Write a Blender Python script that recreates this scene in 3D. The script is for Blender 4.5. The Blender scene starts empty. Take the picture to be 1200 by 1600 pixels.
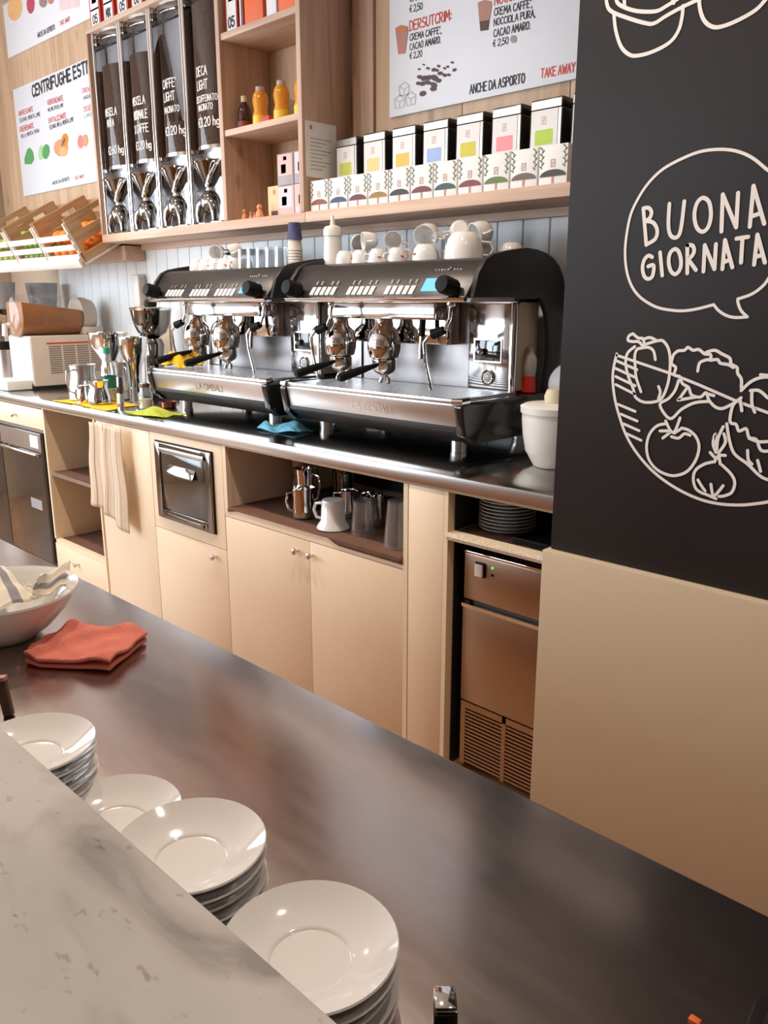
import bpy, bmesh, math, random
from math import sin, cos, pi, radians
from mathutils import Vector, Matrix
random.seed(7)
S = bpy.context.scene
COL = S.collection

# ---------------------------------------------------------------- camera
FPX = 1275.0; PITCH = math.atan(329/FPX); YAW = radians(44.2); H = 0.9+.273*1.8
FH = Vector((-sin(YAW), cos(YAW), 0)); RT = Vector((cos(YAW), sin(YAW), 0)); UZ = Vector((0, 0, 1))
FW = FH*cos(PITCH)-UZ*sin(PITCH); UP = FH*sin(PITCH)+UZ*cos(PITCH)
cd = bpy.data.cameras.new('camera'); cam = bpy.data.objects.new('camera', cd); COL.objects.link(cam)
cd.sensor_fit = 'VERTICAL'; cd.sensor_height = 36.0; cd.lens = 36.0*FPX/1600.0; cd.clip_start = .02
M = Matrix((RT, UP, -FW)).transposed().to_4x4(); M.translation = Vector((0, 0, H)); cam.matrix_world = M
S.camera = cam
# ---------------------------------------------------------------- world, large lights, exposure
W = bpy.data.worlds.new('world'); S.world = W; W.use_nodes = True
W.node_tree.nodes['Background'].inputs[0].default_value = (.55, .72, 1, 1)
W.node_tree.nodes['Background'].inputs[1].default_value = 1.0
S.view_settings.view_transform = 'Standard'; S.view_settings.look = 'None'
S.view_settings.gamma = 1; S.view_settings.use_curve_mapping = False
S.view_settings.exposure = 0.0
def area(name, loc, target, sx, sy, power, col):
    l = bpy.data.lights.new(name, 'AREA'); l.shape = 'RECTANGLE'; l.size = sx; l.size_y = sy
    l.energy = power; l.color = col
    o = bpy.data.objects.new(name, l); COL.objects.link(o); o.location = loc
    d = Vector(target)-Vector(loc); o.rotation_euler = d.to_track_quat('-Z', 'Y').to_euler(); return o
WIN_X, WIN_Y0, WIN_Y1, WIN_Z0, WIN_Z1 = -6.2, -2.6, 1.3, .75, 2.8
area('window_daylight', (WIN_X+.02, (WIN_Y0+WIN_Y1)/2, (WIN_Z0+WIN_Z1)/2), (0, (WIN_Y0+WIN_Y1)/2, (WIN_Z0+WIN_Z1)/2), WIN_Y1-WIN_Y0, WIN_Z1-WIN_Z0, 135, (.80, .90, 1))

WN_X0, WN_X1 = -6.0, -3.7
area('window_daylight_front', ((WN_X0+WN_X1)/2, -2.98, (WIN_Z0+WIN_Z1)/2), ((WN_X0+WN_X1)/2, 2, (WIN_Z0+WIN_Z1)/2), WN_X1-WN_X0, WIN_Z1-WIN_Z0, 150, (.80, .90, 1))

def _ray(px, py): return FW*FPX+RT*(px-600)-UP*(py-800)
def onz(px, py, z):
    d = _ray(px, py); return Vector((0, 0, H))+d*((z-H)/d.z)
def ony(px, py, y):
    d = _ray(px, py); return Vector((0, 0, H))+d*(y/d.y)
def onx(px, py, x):
    d = _ray(px, py); return Vector((0, 0, H))+d*(x/d.x)

# ---------------------------------------------------------------- materials
MAT = {}
def pm(name, col, rough=.5, metal=0, var=.06, scale=12, stretch=(1, 1, 1), bump=0, emit=0, coat=0, spec=.5, rvar=0, bscale=None):
    m = bpy.data.materials.new(name); m.use_nodes = True; nt = m.node_tree; b = nt.nodes['Principled BSDF']
    b.inputs['Roughness'].default_value = rough; b.inputs['Metallic'].default_value = metal
    b.inputs['Specular IOR Level'].default_value = spec; b.inputs['Coat Weight'].default_value = coat
    b.inputs['Coat Roughness'].default_value = .05
    tc = nt.nodes.new('ShaderNodeTexCoord'); mp = nt.nodes.new('ShaderNodeMapping'); mp.inputs['Scale'].default_value = stretch
    nz = nt.nodes.new('ShaderNodeTexNoise'); nz.inputs['Scale'].default_value = scale; nz.inputs['Detail'].default_value = 5
    nt.links.new(tc.outputs['Object'], mp.inputs[0]); nt.links.new(mp.outputs[0], nz.inputs['Vector'])
    r = nt.nodes.new('ShaderNodeValToRGB'); e = r.color_ramp.elements
    e[0].position = .3; e[1].position = .7
    e[0].color = (*[max(0, c*(1-var)) for c in col], 1); e[1].color = (*[min(1, c*(1+var)) for c in col], 1)
    nt.links.new(nz.outputs['Fac'], r.inputs[0]); nt.links.new(r.outputs[0], b.inputs['Base Color'])
    if rvar:
        mr = nt.nodes.new('ShaderNodeMapRange'); mr.inputs['To Min'].default_value = max(0, rough-rvar); mr.inputs['To Max'].default_value = rough+rvar
        nt.links.new(nz.outputs['Fac'], mr.inputs['Value']); nt.links.new(mr.outputs[0], b.inputs['Roughness'])
    if bump:
        n2 = nz
        if bscale:
            n2 = nt.nodes.new('ShaderNodeTexNoise'); n2.inputs['Scale'].default_value = bscale; n2.inputs['Detail'].default_value = 3
            nt.links.new(mp.outputs[0], n2.inputs['Vector'])
        bp = nt.nodes.new('ShaderNodeBump'); bp.inputs['Strength'].default_value = bump; bp.inputs['Distance'].default_value = .004
        nt.links.new(n2.outputs['Fac'], bp.inputs['Height']); nt.links.new(bp.outputs[0], b.inputs['Normal'])
    if emit:
        nt.links.new(r.outputs[0], b.inputs['Emission Color']); b.inputs['Emission Strength'].default_value = emit
    MAT[name] = m; return m
def wood(name, c0, c1, axis='x', rough=.55, scale=1.0, knots=True):
    m = bpy.data.materials.new(name); m.use_nodes = True; nt = m.node_tree; b = nt.nodes['Principled BSDF']
    b.inputs['Roughness'].default_value = rough
    tc = nt.nodes.new('ShaderNodeTexCoord'); mp = nt.nodes.new('ShaderNodeMapping')
    st = {'x': (.6, 9, 9), 'y': (9, .6, 9), 'z': (9, 9, .6)}[axis]; mp.inputs['Scale'].default_value = [s*scale for s in st]
    nz = nt.nodes.new('ShaderNodeTexNoise'); nz.inputs['Scale'].default_value = 3.2; nz.inputs['Detail'].default_value = 6; nz.inputs['Distortion'].default_value = .6
    nt.links.new(tc.outputs['Object'], mp.inputs[0]); nt.links.new(mp.outputs[0], nz.inputs['Vector'])
    r = nt.nodes.new('ShaderNodeValToRGB'); e = r.color_ramp.elements; e[0].position = .32; e[1].position = .62
    e[0].color = (*c0, 1); e[1].color = (*c1, 1)
    nt.links.new(nz.outputs['Fac'], r.inputs[0]); out = r.outputs[0]
    if knots:
        mp2 = nt.nodes.new('ShaderNodeMapping'); s2 = {'x': (3, 7, 7), 'y': (7, 3, 7), 'z': (7, 7, 3)}[axis]; mp2.inputs['Scale'].default_value = s2
        vo = nt.nodes.new('ShaderNodeTexVoronoi'); vo.inputs['Scale'].default_value = 1.0
        nt.links.new(tc.outputs['Object'], mp2.inputs[0]); nt.links.new(mp2.outputs[0], vo.inputs['Vector'])
        r2 = nt.nodes.new('ShaderNodeValToRGB'); r2.color_ramp.elements[0].position = .05; r2.color_ramp.elements[1].position = .14
        r2.color_ramp.elements[0].color = (.5, .5, .5, 1); r2.color_ramp.elements[1].color = (0, 0, 0, 1)
        mx = nt.nodes.new('ShaderNodeMix'); mx.data_type = 'RGBA'; mx.inputs['B'].default_value = (*[c*.45 for c in c0], 1)
        nt.links.new(vo.outputs['Distance'], r2.inputs[0]); nt.links.new(r2.outputs[0], mx.inputs['Factor']); nt.links.new(out, mx.inputs['A']); out = mx.outputs['Result']
    nt.links.new(out, b.inputs['Base Color']); MAT[name] = m; return m
def clear(name, tint=(1, 1, 1), refl=.12, rough=.02, edge=.6, milk=0):
    m = bpy.data.materials.new(name); m.use_nodes = True; nt = m.node_tree; nt.nodes.remove(nt.nodes['Principled BSDF'])
    t = nt.nodes.new('ShaderNodeBsdfTransparent'); t.inputs[0].default_value = (*tint, 1)
    g = nt.nodes.new('ShaderNodeBsdfGlossy'); g.inputs['Roughness'].default_value = rough
    lw = nt.nodes.new('ShaderNodeLayerWeight'); lw.inputs[0].default_value = .35
    ma = nt.nodes.new('ShaderNodeMath'); ma.operation = 'MULTIPLY_ADD'; ma.inputs[1].default_value = edge; ma.inputs[2].default_value = refl; ma.use_clamp = True
    mx = nt.nodes.new('ShaderNodeMixShader'); nt.links.new(lw.outputs['Facing'], ma.inputs[0]); nt.links.new(ma.outputs[0], mx.inputs[0])
    t_out = t.outputs[0]
    if milk:
        df = nt.nodes.new('ShaderNodeBsdfDiffuse'); df.inputs[0].default_value = (.85, .85, .85, 1); m2 = nt.nodes.new('ShaderNodeMixShader'); m2.inputs[0].default_value = milk
        nt.links.new(t_out, m2.inputs[1]); nt.links.new(df.outputs[0], m2.inputs[2]); t_out = m2.outputs[0]
    nt.links.new(t_out, mx.inputs[1]); nt.links.new(g.outputs[0], mx.inputs[2]); nt.links.new(mx.outputs[0], nt.nodes['Material Output'].inputs[0])
    MAT[name] = m; return m
def striped(name, base, stripe, axis=0, bands=((.2, .3), (.7, .8)), rough=.9):
    m = bpy.data.materials.new(name); m.use_nodes = True; nt = m.node_tree; b = nt.nodes['Principled BSDF']; b.inputs['Roughness'].default_value = rough
    tc = nt.nodes.new('ShaderNodeTexCoord'); sx = nt.nodes.new('ShaderNodeSeparateXYZ'); nt.links.new(tc.outputs['UV'], sx.inputs[0])
    r = nt.nodes.new('ShaderNodeValToRGB'); cr = r.color_ramp; cr.interpolation = 'CONSTANT'
    cr.elements[0].position = 0; cr.elements[0].color = (*base, 1); cr.elements.remove(cr.elements[1])
    for a, z in bands:
        e = cr.elements.new(a); e.color = (*stripe, 1); e = cr.elements.new(z); e.color = (*base, 1)
    nt.links.new(sx.outputs[axis], r.inputs[0]); nt.links.new(r.outputs[0], b.inputs['Base Color'])
    n = nt.nodes.new('ShaderNodeTexNoise'); n.inputs['Scale'].default_value = 300; bp = nt.nodes.new('ShaderNodeBump'); bp.inputs['Strength'].default_value = .2
    nt.links.new(tc.outputs['Object'], n.inputs['Vector']); nt.links.new(n.outputs['Fac'], bp.inputs['Height']); nt.links.new(bp.outputs[0], b.inputs['Normal'])
    MAT[name] = m; return m
def marble(name):
    m = bpy.data.materials.new(name); m.use_nodes = True; nt = m.node_tree; b = nt.nodes['Principled BSDF']; b.inputs['Roughness'].default_value = .5; b.inputs['Specular IOR Level'].default_value = .3
    tc = nt.nodes.new('ShaderNodeTexCoord')
    def noise(sc, det, dist, st=(1, 1, 1), rz=0):
        mp = nt.nodes.new('ShaderNodeMapping'); mp.inputs['Scale'].default_value = st; mp.inputs['Rotation'].default_value = (0, 0, rz)
        n = nt.nodes.new('ShaderNodeTexNoise'); n.inputs['Scale'].default_value = sc; n.inputs['Detail'].default_value = det; n.inputs['Distortion'].default_value = dist
        nt.links.new(tc.outputs['Object'], mp.inputs[0]); nt.links.new(mp.outputs[0], n.inputs['Vector']); return n
    def ramp(n, stops):
        r = nt.nodes.new('ShaderNodeValToRGB'); e = r.color_ramp.elements; e[0].position = stops[0][0]; e[0].color = (*stops[0][1], 1); e[1].position = stops[-1][0]; e[1].color = (*stops[-1][1], 1)
        for p, c in stops[1:-1]: x = e.new(p); x.color = (*c, 1)
        nt.links.new(n.outputs['Fac'], r.inputs[0]); return r.outputs[0]
    def mul(a, b2):
        mx = nt.nodes.new('ShaderNodeMix'); mx.data_type = 'RGBA'; mx.blend_type = 'MULTIPLY'; mx.inputs['Factor'].default_value = 1
        nt.links.new(a, mx.inputs['A']); nt.links.new(b2, mx.inputs['B']); return mx.outputs['Result']
    c = ramp(noise(5, 6, .3), [(.35, (.46, .43, .41)), (.52, (.57, .54, .515)), (.7, (.62, .59, .565))])
    c = mul(c, ramp(noise(7, 7, .5, (1, 2.4, 1), .7), [(.31, (.55, .52, .52)), (.39, (.86, .84, .83)), (.46, (1, 1, 1))]))
    c = mul(c, ramp(noise(85, 3, .2, (1, 1.6, 1), .3), [(.26, (.66, .62, .61)), (.35, (1, 1, 1))]))
    nt.links.new(c, b.inputs['Base Color']); MAT[name] = m
def scratched(name, col, rough):
    m = pm(name, col, rough, 1, var=.05, scale=3); nt = m.node_tree; b = nt.nodes['Principled BSDF']
    tc = nt.nodes.new('ShaderNodeTexCoord'); n = nt.nodes.new('ShaderNodeTexNoise'); n.inputs['Scale'].default_value = 45; n.inputs['Detail'].default_value = 5
    mp = nt.nodes.new('ShaderNodeMapping'); mp.inputs['Scale'].default_value = (.3, 1.2, 1); mp.inputs['Rotation'].default_value = (0, 0, .5)
    nt.links.new(tc.outputs['Object'], mp.inputs[0]); nt.links.new(mp.outputs[0], n.inputs['Vector'])
    mr = nt.nodes.new('ShaderNodeMapRange'); mr.inputs['From Min'].default_value = .35; mr.inputs['From Max'].default_value = .75; mr.inputs['To Min'].default_value = rough; mr.inputs['To Max'].default_value = rough+.05
    nt.links.new(n.outputs['Fac'], mr.inputs['Value']); nt.links.new(mr.outputs[0], b.inputs['Roughness'])

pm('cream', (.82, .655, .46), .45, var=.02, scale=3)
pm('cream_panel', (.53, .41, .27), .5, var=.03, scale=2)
pm('black_board', (.022, .017, .016), .5, var=.15, scale=3, spec=.16)
pm('chalk_white', (.86, .80, .74), .8, var=.03)
pm('white_plank', (.80, .82, .82), .4, var=.03, scale=5, stretch=(3, 3, .4))
pm('beige_wall', (.50, .38, .27), .8, var=.05, scale=3)
pm('ceiling_paint', (.72, .62, .55), .9, var=.04, scale=3)
pm('room_paint', (.52, .42, .34), .9, var=.06, scale=3)
pm('floor_tile', (.36, .20, .10), .35, var=.15, scale=4)
wood('pine', (.48, .30, .205), (.62, .42, .30), 'z'); wood('pine_x', (.52, .34, .235), (.66, .46, .33), 'x')
wood('pine_wall', (.52, .335, .205), (.66, .455, .29), 'z', scale=.7)
wood('crate_wood', (.42, .24, .12), (.60, .38, .20), 'y', knots=False); wood('crate_pale_lit', (.72, .62, .52), (.85, .78, .70), 'x', knots=False)  # pale crate fronts: strong daylight on the wood put into the colour
pm('bar_wood', (.44, .215, .09), .5, var=.06, scale=2); wood('dark_wood', (.07, .035, .02), (.13, .065, .04), 'x', knots=False)
pm('inner_wood', (.40, .27, .16), .6, var=.06, scale=3)
scratched('bar_steel', (.53, .455, .42), .18)
pm('counter_steel', (.56, .54, .52), .16, 1, var=.06, scale=6, rvar=.04)
pm('edge_steel', (.66, .64, .62), .28, 1, var=.05, scale=4, stretch=(.3, 8, 8), rvar=.06)
pm('splash_steel', (.27, .25, .245), .30, 1, var=.05, scale=8)
pm('brushed', (.64, .61, .59), .30, 1, var=.04, scale=4, rvar=.03)
pm('brown_steel', (.44, .33, .25), .33, 1, var=.03, scale=3)
pm('chrome', (.80, .79, .78), .06, 1, var=.03); pm('dark_chrome', (.22, .20, .18), .08, 1, var=.1)
pm('plate_steel', (.84, .84, .87), .28, 1, var=.08, scale=5)
pm('mirror_steel', (.72, .72, .74), .10, 1, var=.05, scale=4)
pm('black_gloss', (.012, .011, .011), .16, var=.2, coat=.3); pm('black_matte', (.014, .012, .012), .5, var=.2)
pm('panel_dark', (.045, .042, .042), .32, .4, var=.1); pm('black_plastic', (.010, .009, .009), .55, var=.2, spec=.15)
pm('dark_glass', (.030, .022, .018), .06, var=.2, spec=.8, coat=.5)
pm('porcelain', (.84, .82, .80), .10, var=.015, coat=.3); pm('porcelain_gray', (.62, .58, .54), .2, var=.02)
pm('red_print', (.55, .07, .03), .6, var=.05); pm('orange_print', (.80, .13, .02), .55, var=.06)
pm('white_plastic', (.80, .77, .72), .35, var=.02); pm('white_card', (.82, .80, .77), .6, var=.02); pm('poster_white', (.80, .80, .82), .45, var=.015)
pm('grey_hopper', (.33, .33, .35), .3, var=.05); pm('beige_plastic', (.62, .52, .42), .4, var=.03); pm('vent_dark', (.20, .15, .12), .6, var=.1)
pm('tan_liquid', (.33, .13, .035), .4, var=.06); pm('green_cap', (.02, .33, .19), .4, var=.05); pm('green_label', (.02, .16, .08), .4, var=.2)
pm('yellow_cloth', (.85, .52, .02), .95, var=.08, bump=.5, scale=40, bscale=350); pm('lime_cloth', (.42, .48, .05), .95, var=.1, bump=.5, scale=40, bscale=350)
pm('coral_cloth', (.74, .215, .16), .95, var=.07, bump=.6, scale=30, bscale=420); pm('blue_cloth', (.10, .32, .48), .9, var=.4, scale=25, bump=.4)
pm('brown_mat', (.14, .062, .035), .85, var=.12, scale=30, bump=.5, bscale=200); pm('pale_mat', (.66, .54, .40), .9, var=.15, scale=120, bump=.8)
pm('print_black', (.03, .028, .03), .6, var=.1); pm('print_red', (.62, .06, .03), .6, var=.05); pm('print_grey', (.35, .33, .33), .7, var=.1)
pm('tin_black', (.025, .022, .020), .28, var=.15, coat=.2); pm('tin_steel', (.46, .42, .37), .38, 1, var=.05)
pm('coffee_beans', (.055, .024, .012), .7, var=.5, scale=140, bump=.8, bscale=160, spec=.15)
pm('screen_blue', (.10, .36, .95), .3, var=.04, emit=.9); pm('button_steel', (.75, .74, .72), .15, 1, var=.03)
pm('juice', (.75, .30, .02), .12, var=.1, coat=.4); pm('dark_syrup', (.05, .008, .008), .1, var=.2, coat=.4); pm('yellow_print', (.80, .55, .04), .5, var=.05)
pm('orange_fruit', (.85, .25, .015), .45, var=.1, bump=.2, scale=60); pm('lime_fruit', (.18, .30, .03), .35, var=.25, scale=8); pm('apple_fruit', (.42, .50, .10), .3, var=.2, scale=8)
pm('outlet_dark', (.02, .02, .02), .4); pm('paper_blue', (.045, .05, .14), .6, var=.05); pm('paper_cup', (.66, .60, .54), .6, var=.03)
pm('leaf_green', (.12, .16, .10), .7, var=.2); pm('cream_side', (.62, .49, .33), .45, var=.03); pm('cream_content', (.62, .55, .36), .5, var=.05)
pm('red_plastic', (.62, .03, .015), .35, var=.05); pm('jar_grey', (.45, .40, .36), .35, var=.25, scale=20); pm('copper_tin', (.30, .10, .06), .3, .6, var=.1)
pm('switch_white', (.75, .68, .60), .35); pm('led_green', (.1, .9, .1), .4, emit=1.5); pm('lamp_glow', (1, .80, .55), .4, emit=6); pm('frame_paint', (.3, .28, .26), .5)
clear('clear', (.97, .97, .97), .04, milk=.05); clear('tube_clear', (.97, .97, .97), .02, edge=.18); clear('clear_blue', (.94, .96, .98), .05, edge=.5, milk=.07); clear('pet', (.93, .96, .95), .08); clear('window_glass', (.97, .98, 1), .04)
striped('towel_stripe', (.66, .52, .38), (.30, .22, .17), 0, ((.10, .115), (.30, .33), (.47, .485), (.62, .66), (.80, .815)))
striped('napkin_stripe', (.74, .68, .56), (.27, .25, .27), 1, ((.30, .62),)); striped('napkin_band', (.74, .68, .56), (.27, .25, .27), 0, ((.62, .84),)); striped('napkin_plain', (.74, .68, .56), (.5, .45, .40), 1, ((.85, .9),))
marble('marble')
for nm, c in dict(t_lime=(.60, .62, .10), t_peach=(.80, .62, .25), t_orange=(.85, .50, .08), t_blue=(.35, .45, .75), t_olive=(.62, .55, .04), t_pink=(.85, .30, .33), t_green=(.45, .62, .06),
                  a_rust=(.22, .06, .03), a_navy=(.03, .05, .10), a_wine=(.12, .02, .02), a_ochre=(.30, .16, .03), a_black=(.03, .02, .02), a_maroon=(.16, .03, .03), a_teal=(.03, .08, .07), a_brick=(.20, .04, .03), a_moss=(.12, .18, .04), a_taupe=(.14, .10, .08), a_ebony=(.05, .03, .025),
                  fl_pink=(.66, .45, .40), fl_grey=(.36, .32, .32), fl_lilac=(.62, .56, .60), straw=(.75, .58, .32), toy=(.60, .22, .08), peel=(.80, .32, .16), mint=(.10, .35, .10), limep=(.45, .65, .30), rose=(.75, .22, .22), cocoa=(.10, .045, .045), latte=(.50, .24, .17), ice=(.55, .53, .56), apricot=(.78, .45, .18), berry=(.50, .06, .10), figp=(.34, .22, .20), blush=(.78, .62, .60)).items():
    pm(nm, c, .55, var=.06)

# ---------------------------------------------------------------- mesh builder
class MB:
    def __init__(s): s.v = []; s.f = []; s.uv = None
    def add(s, vs, fs, tf=None):
        o = len(s.v); s.v += [tuple(tf @ Vector(p)) if tf else tuple(p) for p in vs]; s.f += [tuple(i+o for i in f) for f in fs]; return s
    def box(s, x0, x1, y0, y1, z0, z1, tf=None):
        return s.add([(x0, y0, z0), (x1, y0, z0), (x1, y1, z0), (x0, y1, z0), (x0, y0, z1), (x1, y0, z1), (x1, y1, z1), (x0, y1, z1)],
                     [(0, 3, 2, 1), (4, 5, 6, 7), (0, 1, 5, 4), (1, 2, 6, 5), (2, 3, 7, 6), (3, 0, 4, 7)], tf)
    def lathe(s, prof, n=24, c=(0, 0, 0), tf=None, cap0=True, cap1=True):
        vs = []; fs = []; k = len(prof)
        for r, z in prof:
            for i in range(n):
                a = 2*pi*i/n; vs.append((c[0]+r*cos(a), c[1]+r*sin(a), c[2]+z))
        for j in range(k-1):
            for i in range(n):
                i2 = (i+1) % n; fs.append((j*n+i, j*n+i2, (j+1)*n+i2, (j+1)*n+i))
        if cap0: fs.append(tuple(range(n-1, -1, -1)))
        if cap1 or prof[-1][0] < .0012: fs.append(tuple((k-1)*n+i for i in range(n)))
        return s.add(vs, fs, tf)
    def tube(s, pts, r, n=10, tf=None, caps=True):
        pts = [Vector(p) for p in pts]; k = len(pts); rs = r if isinstance(r, (list, tuple)) else [r]*k
        vs = []; fs = []; prev = None
        for j, p in enumerate(pts):
            t = (pts[min(j+1, k-1)]-pts[max(j-1, 0)]).normalized()
            if prev is None:
                u = Vector((0, 0, 1)) if abs(t.z) < .9 else Vector((1, 0, 0)); u = (u-t*u.dot(t)).normalized()
            else:
                u = (prev-t*prev.dot(t)).normalized()
            prev = u; w = t.cross(u)
            for i in range(n):
                a = 2*pi*i/n; vs.append(p+(u*cos(a)+w*sin(a))*rs[j])
        for j in range(k-1):
            for i in range(n):
                i2 = (i+1) % n; fs.append((j*n+i, j*n+i2, (j+1)*n+i2, (j+1)*n+i))
        if caps: fs.append(tuple(range(n-1, -1, -1))); fs.append(tuple((k-1)*n+i for i in range(n)))
        return s.add(vs, fs, tf)
    def prism(s, poly, a, b, axis='x', tf=None):
        n = len(poly)
        def pt(p, t): return {'x': (t, p[0], p[1]), 'y': (p[0], t, p[1]), 'z': (p[0], p[1], t)}[axis]
        vs = [pt(p, a) for p in poly]+[pt(p, b) for p in poly]
        fs = [tuple(range(n)), tuple(range(2*n-1, n-1, -1))]+[(i, (i+1) % n, n+(i+1) % n, n+i) for i in range(n)]
        return s.add(vs, fs, tf)
    def sphere(s, c, r, n=14, m=9, sc=(1, 1, 1)):
        prof = [(max(1e-4, r*sin(pi*j/m)), -r*cos(pi*j/m)) for j in range(m+1)]
        return s.lathe([(p, z) for p, z in prof], n, tf=Matrix.Translation(c) @ Matrix.Diagonal((*sc, 1)))
    def grid(s, fn, nu, nv, thick=None):
        vs = [fn(i/nu, j/nv) for j in range(nv+1) for i in range(nu+1)]
        fs = [(j*(nu+1)+i, j*(nu+1)+i+1, (j+1)*(nu+1)+i+1, (j+1)*(nu+1)+i) for j in range(nv) for i in range(nu)]
        s.uv = [(i/nu, j/nv) for j in range(nv+1) for i in range(nu+1)]
        return s.add(vs, fs)
    def ribbon(s, lines, w, y, smooth=False, z=None):
        """flat strokes in the plane y=const: lines are (x, z) polylines"""
        y0 = y
        if not smooth:      # break sharp corners so that both strokes end round
            out = []
            for L in lines:
                cur = [L[0]]
                for i in range(1, len(L)):
                    cur.append(L[i])
                    if i < len(L)-1:
                        a = Vector(L[i])-Vector(L[i-1]); b = Vector(L[i+1])-Vector(L[i])
                        if a.length > 1e-9 and b.length > 1e-9 and a.normalized().dot(b.normalized()) < -.2: out.append(cur); cur = [L[i]]
                out.append(cur)
            lines = out
        for li, L in enumerate(lines):
            L = [Vector(p) for p in L]; y = y0-li*4e-5
            if len(L) < 2: continue
            closed = (L[0]-L[-1]).length < 1e-6 and len(L) > 3
            if smooth and len(L) > 2:
                out = []; k = len(L)
                for i in range(k-1):
                    p0 = L[i-1] if i else (L[-2] if closed else L[0]); p3 = L[i+2] if i+2 < k else (L[1] if closed else L[-1]); p1 = L[i]; p2 = L[i+1]
                    for q in range(5):
                        t = q/5; out.append(.5*((2*p1)+(p2-p0)*t+(2*p0-5*p1+4*p2-p3)*t*t+(3*p1-p0-3*p2+p3)*t**3))
                L = out+[L[-1]]
            k = len(L); vs = []; h = w/2; fs = []
            def nrm(d): d = d.normalized(); return Vector((-d.y, d.x))
            for i, p in enumerate(L):
                if closed and i in (0, k-1): a = L[-1]-L[-2]; b = L[1]-L[0]
                else: a = p-L[i-1] if i else L[1]-p; b = L[i+1]-p if i < k-1 else p-L[i-1]
                if a.length < 1e-9: a = b
                if b.length < 1e-9: b = a
                n1 = nrm(a); n2 = nrm(b); m = n1+n2
                m = n1 if m.length < .2 else m.normalized(); sc = h/max(.45, m.dot(n1))
                vs += [p+m*sc, p-m*sc]
            for i in range(k-1): fs.append((2*i, 2*i+1, 2*i+3, 2*i+2))
            if not closed:
                for e, d in ((0, L[0]-L[1]), (k-1, L[-1]-L[-2])):
                    d = d.normalized(); n1 = Vector((-d.y, d.x)); b0 = len(vs)
                    vs += [L[e]+n1*h*cos(q*pi/5)+d*h*sin(q*pi/5) for q in range(6)]; fs.append(tuple(range(b0, b0+6)))
            s.add([(q.x, y, q.y) for q in vs], fs)
        return s
    def build(s, name, mat, parent=None, bevel=0, smooth=35, seg=2, label=None, kind=None):
        me = bpy.data.meshes.new(name); me.from_pydata(s.v, [], s.f)
        if s.uv and len(s.uv) == len(s.v):
            ul = me.uv_layers.new(name='UVMap')
            for lp in me.loops: ul.data[lp.index].uv = s.uv[lp.vertex_index]
        bm = bmesh.new(); bm.from_mesh(me); bmesh.ops.recalc_face_normals(bm, faces=bm.faces)
        if bevel:
            es = [e for e in bm.edges if len(e.link_faces) == 2 and e.calc_face_angle(0) > radians(40)]
            bmesh.ops.bevel(bm, geom=es, offset=bevel, segments=seg, affect='EDGES', profile=.5, clamp_overlap=True)
        bm.to_mesh(me); bm.free()
        if smooth:
            me.shade_smooth(); me.set_sharp_from_angle(angle=radians(smooth))
        me.materials.append(MAT[mat]); o = bpy.data.objects.new(name, me); COL.objects.link(o)
        if parent: o.parent = parent
        if label: o['label'] = label
        if kind: o['kind'] = kind
        return o
def thing(name, label, cat, loc=(0, 0, 0), rot=(0, 0, 0), group=None):
    o = bpy.data.objects.new(name, None); COL.objects.link(o); o.location = loc; o.rotation_euler = rot; o.empty_display_size = .05
    o['label'] = label; o['category'] = cat
    if group: o['group'] = group
    return o
def tag(o, label, cat, group=None):
    o['label'] = label; o['category'] = cat
    if group: o['group'] = group
    return o
def struct(o): o['kind'] = 'structure'; return o
def dup(o, parent=None):
    c = o.copy(); COL.objects.link(c); c.parent = parent
    for ch in list(o.children): dup(ch, c)
    return c
def B(x0, x1, y0, y1, z0, z1): return MB().box(x0, x1, y0, y1, z0, z1)
ORD = ['first', 'second', 'third', 'fourth', 'fifth', 'sixth', 'seventh', 'eighth', 'ninth', 'tenth', 'eleventh', 'twelfth']

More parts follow.
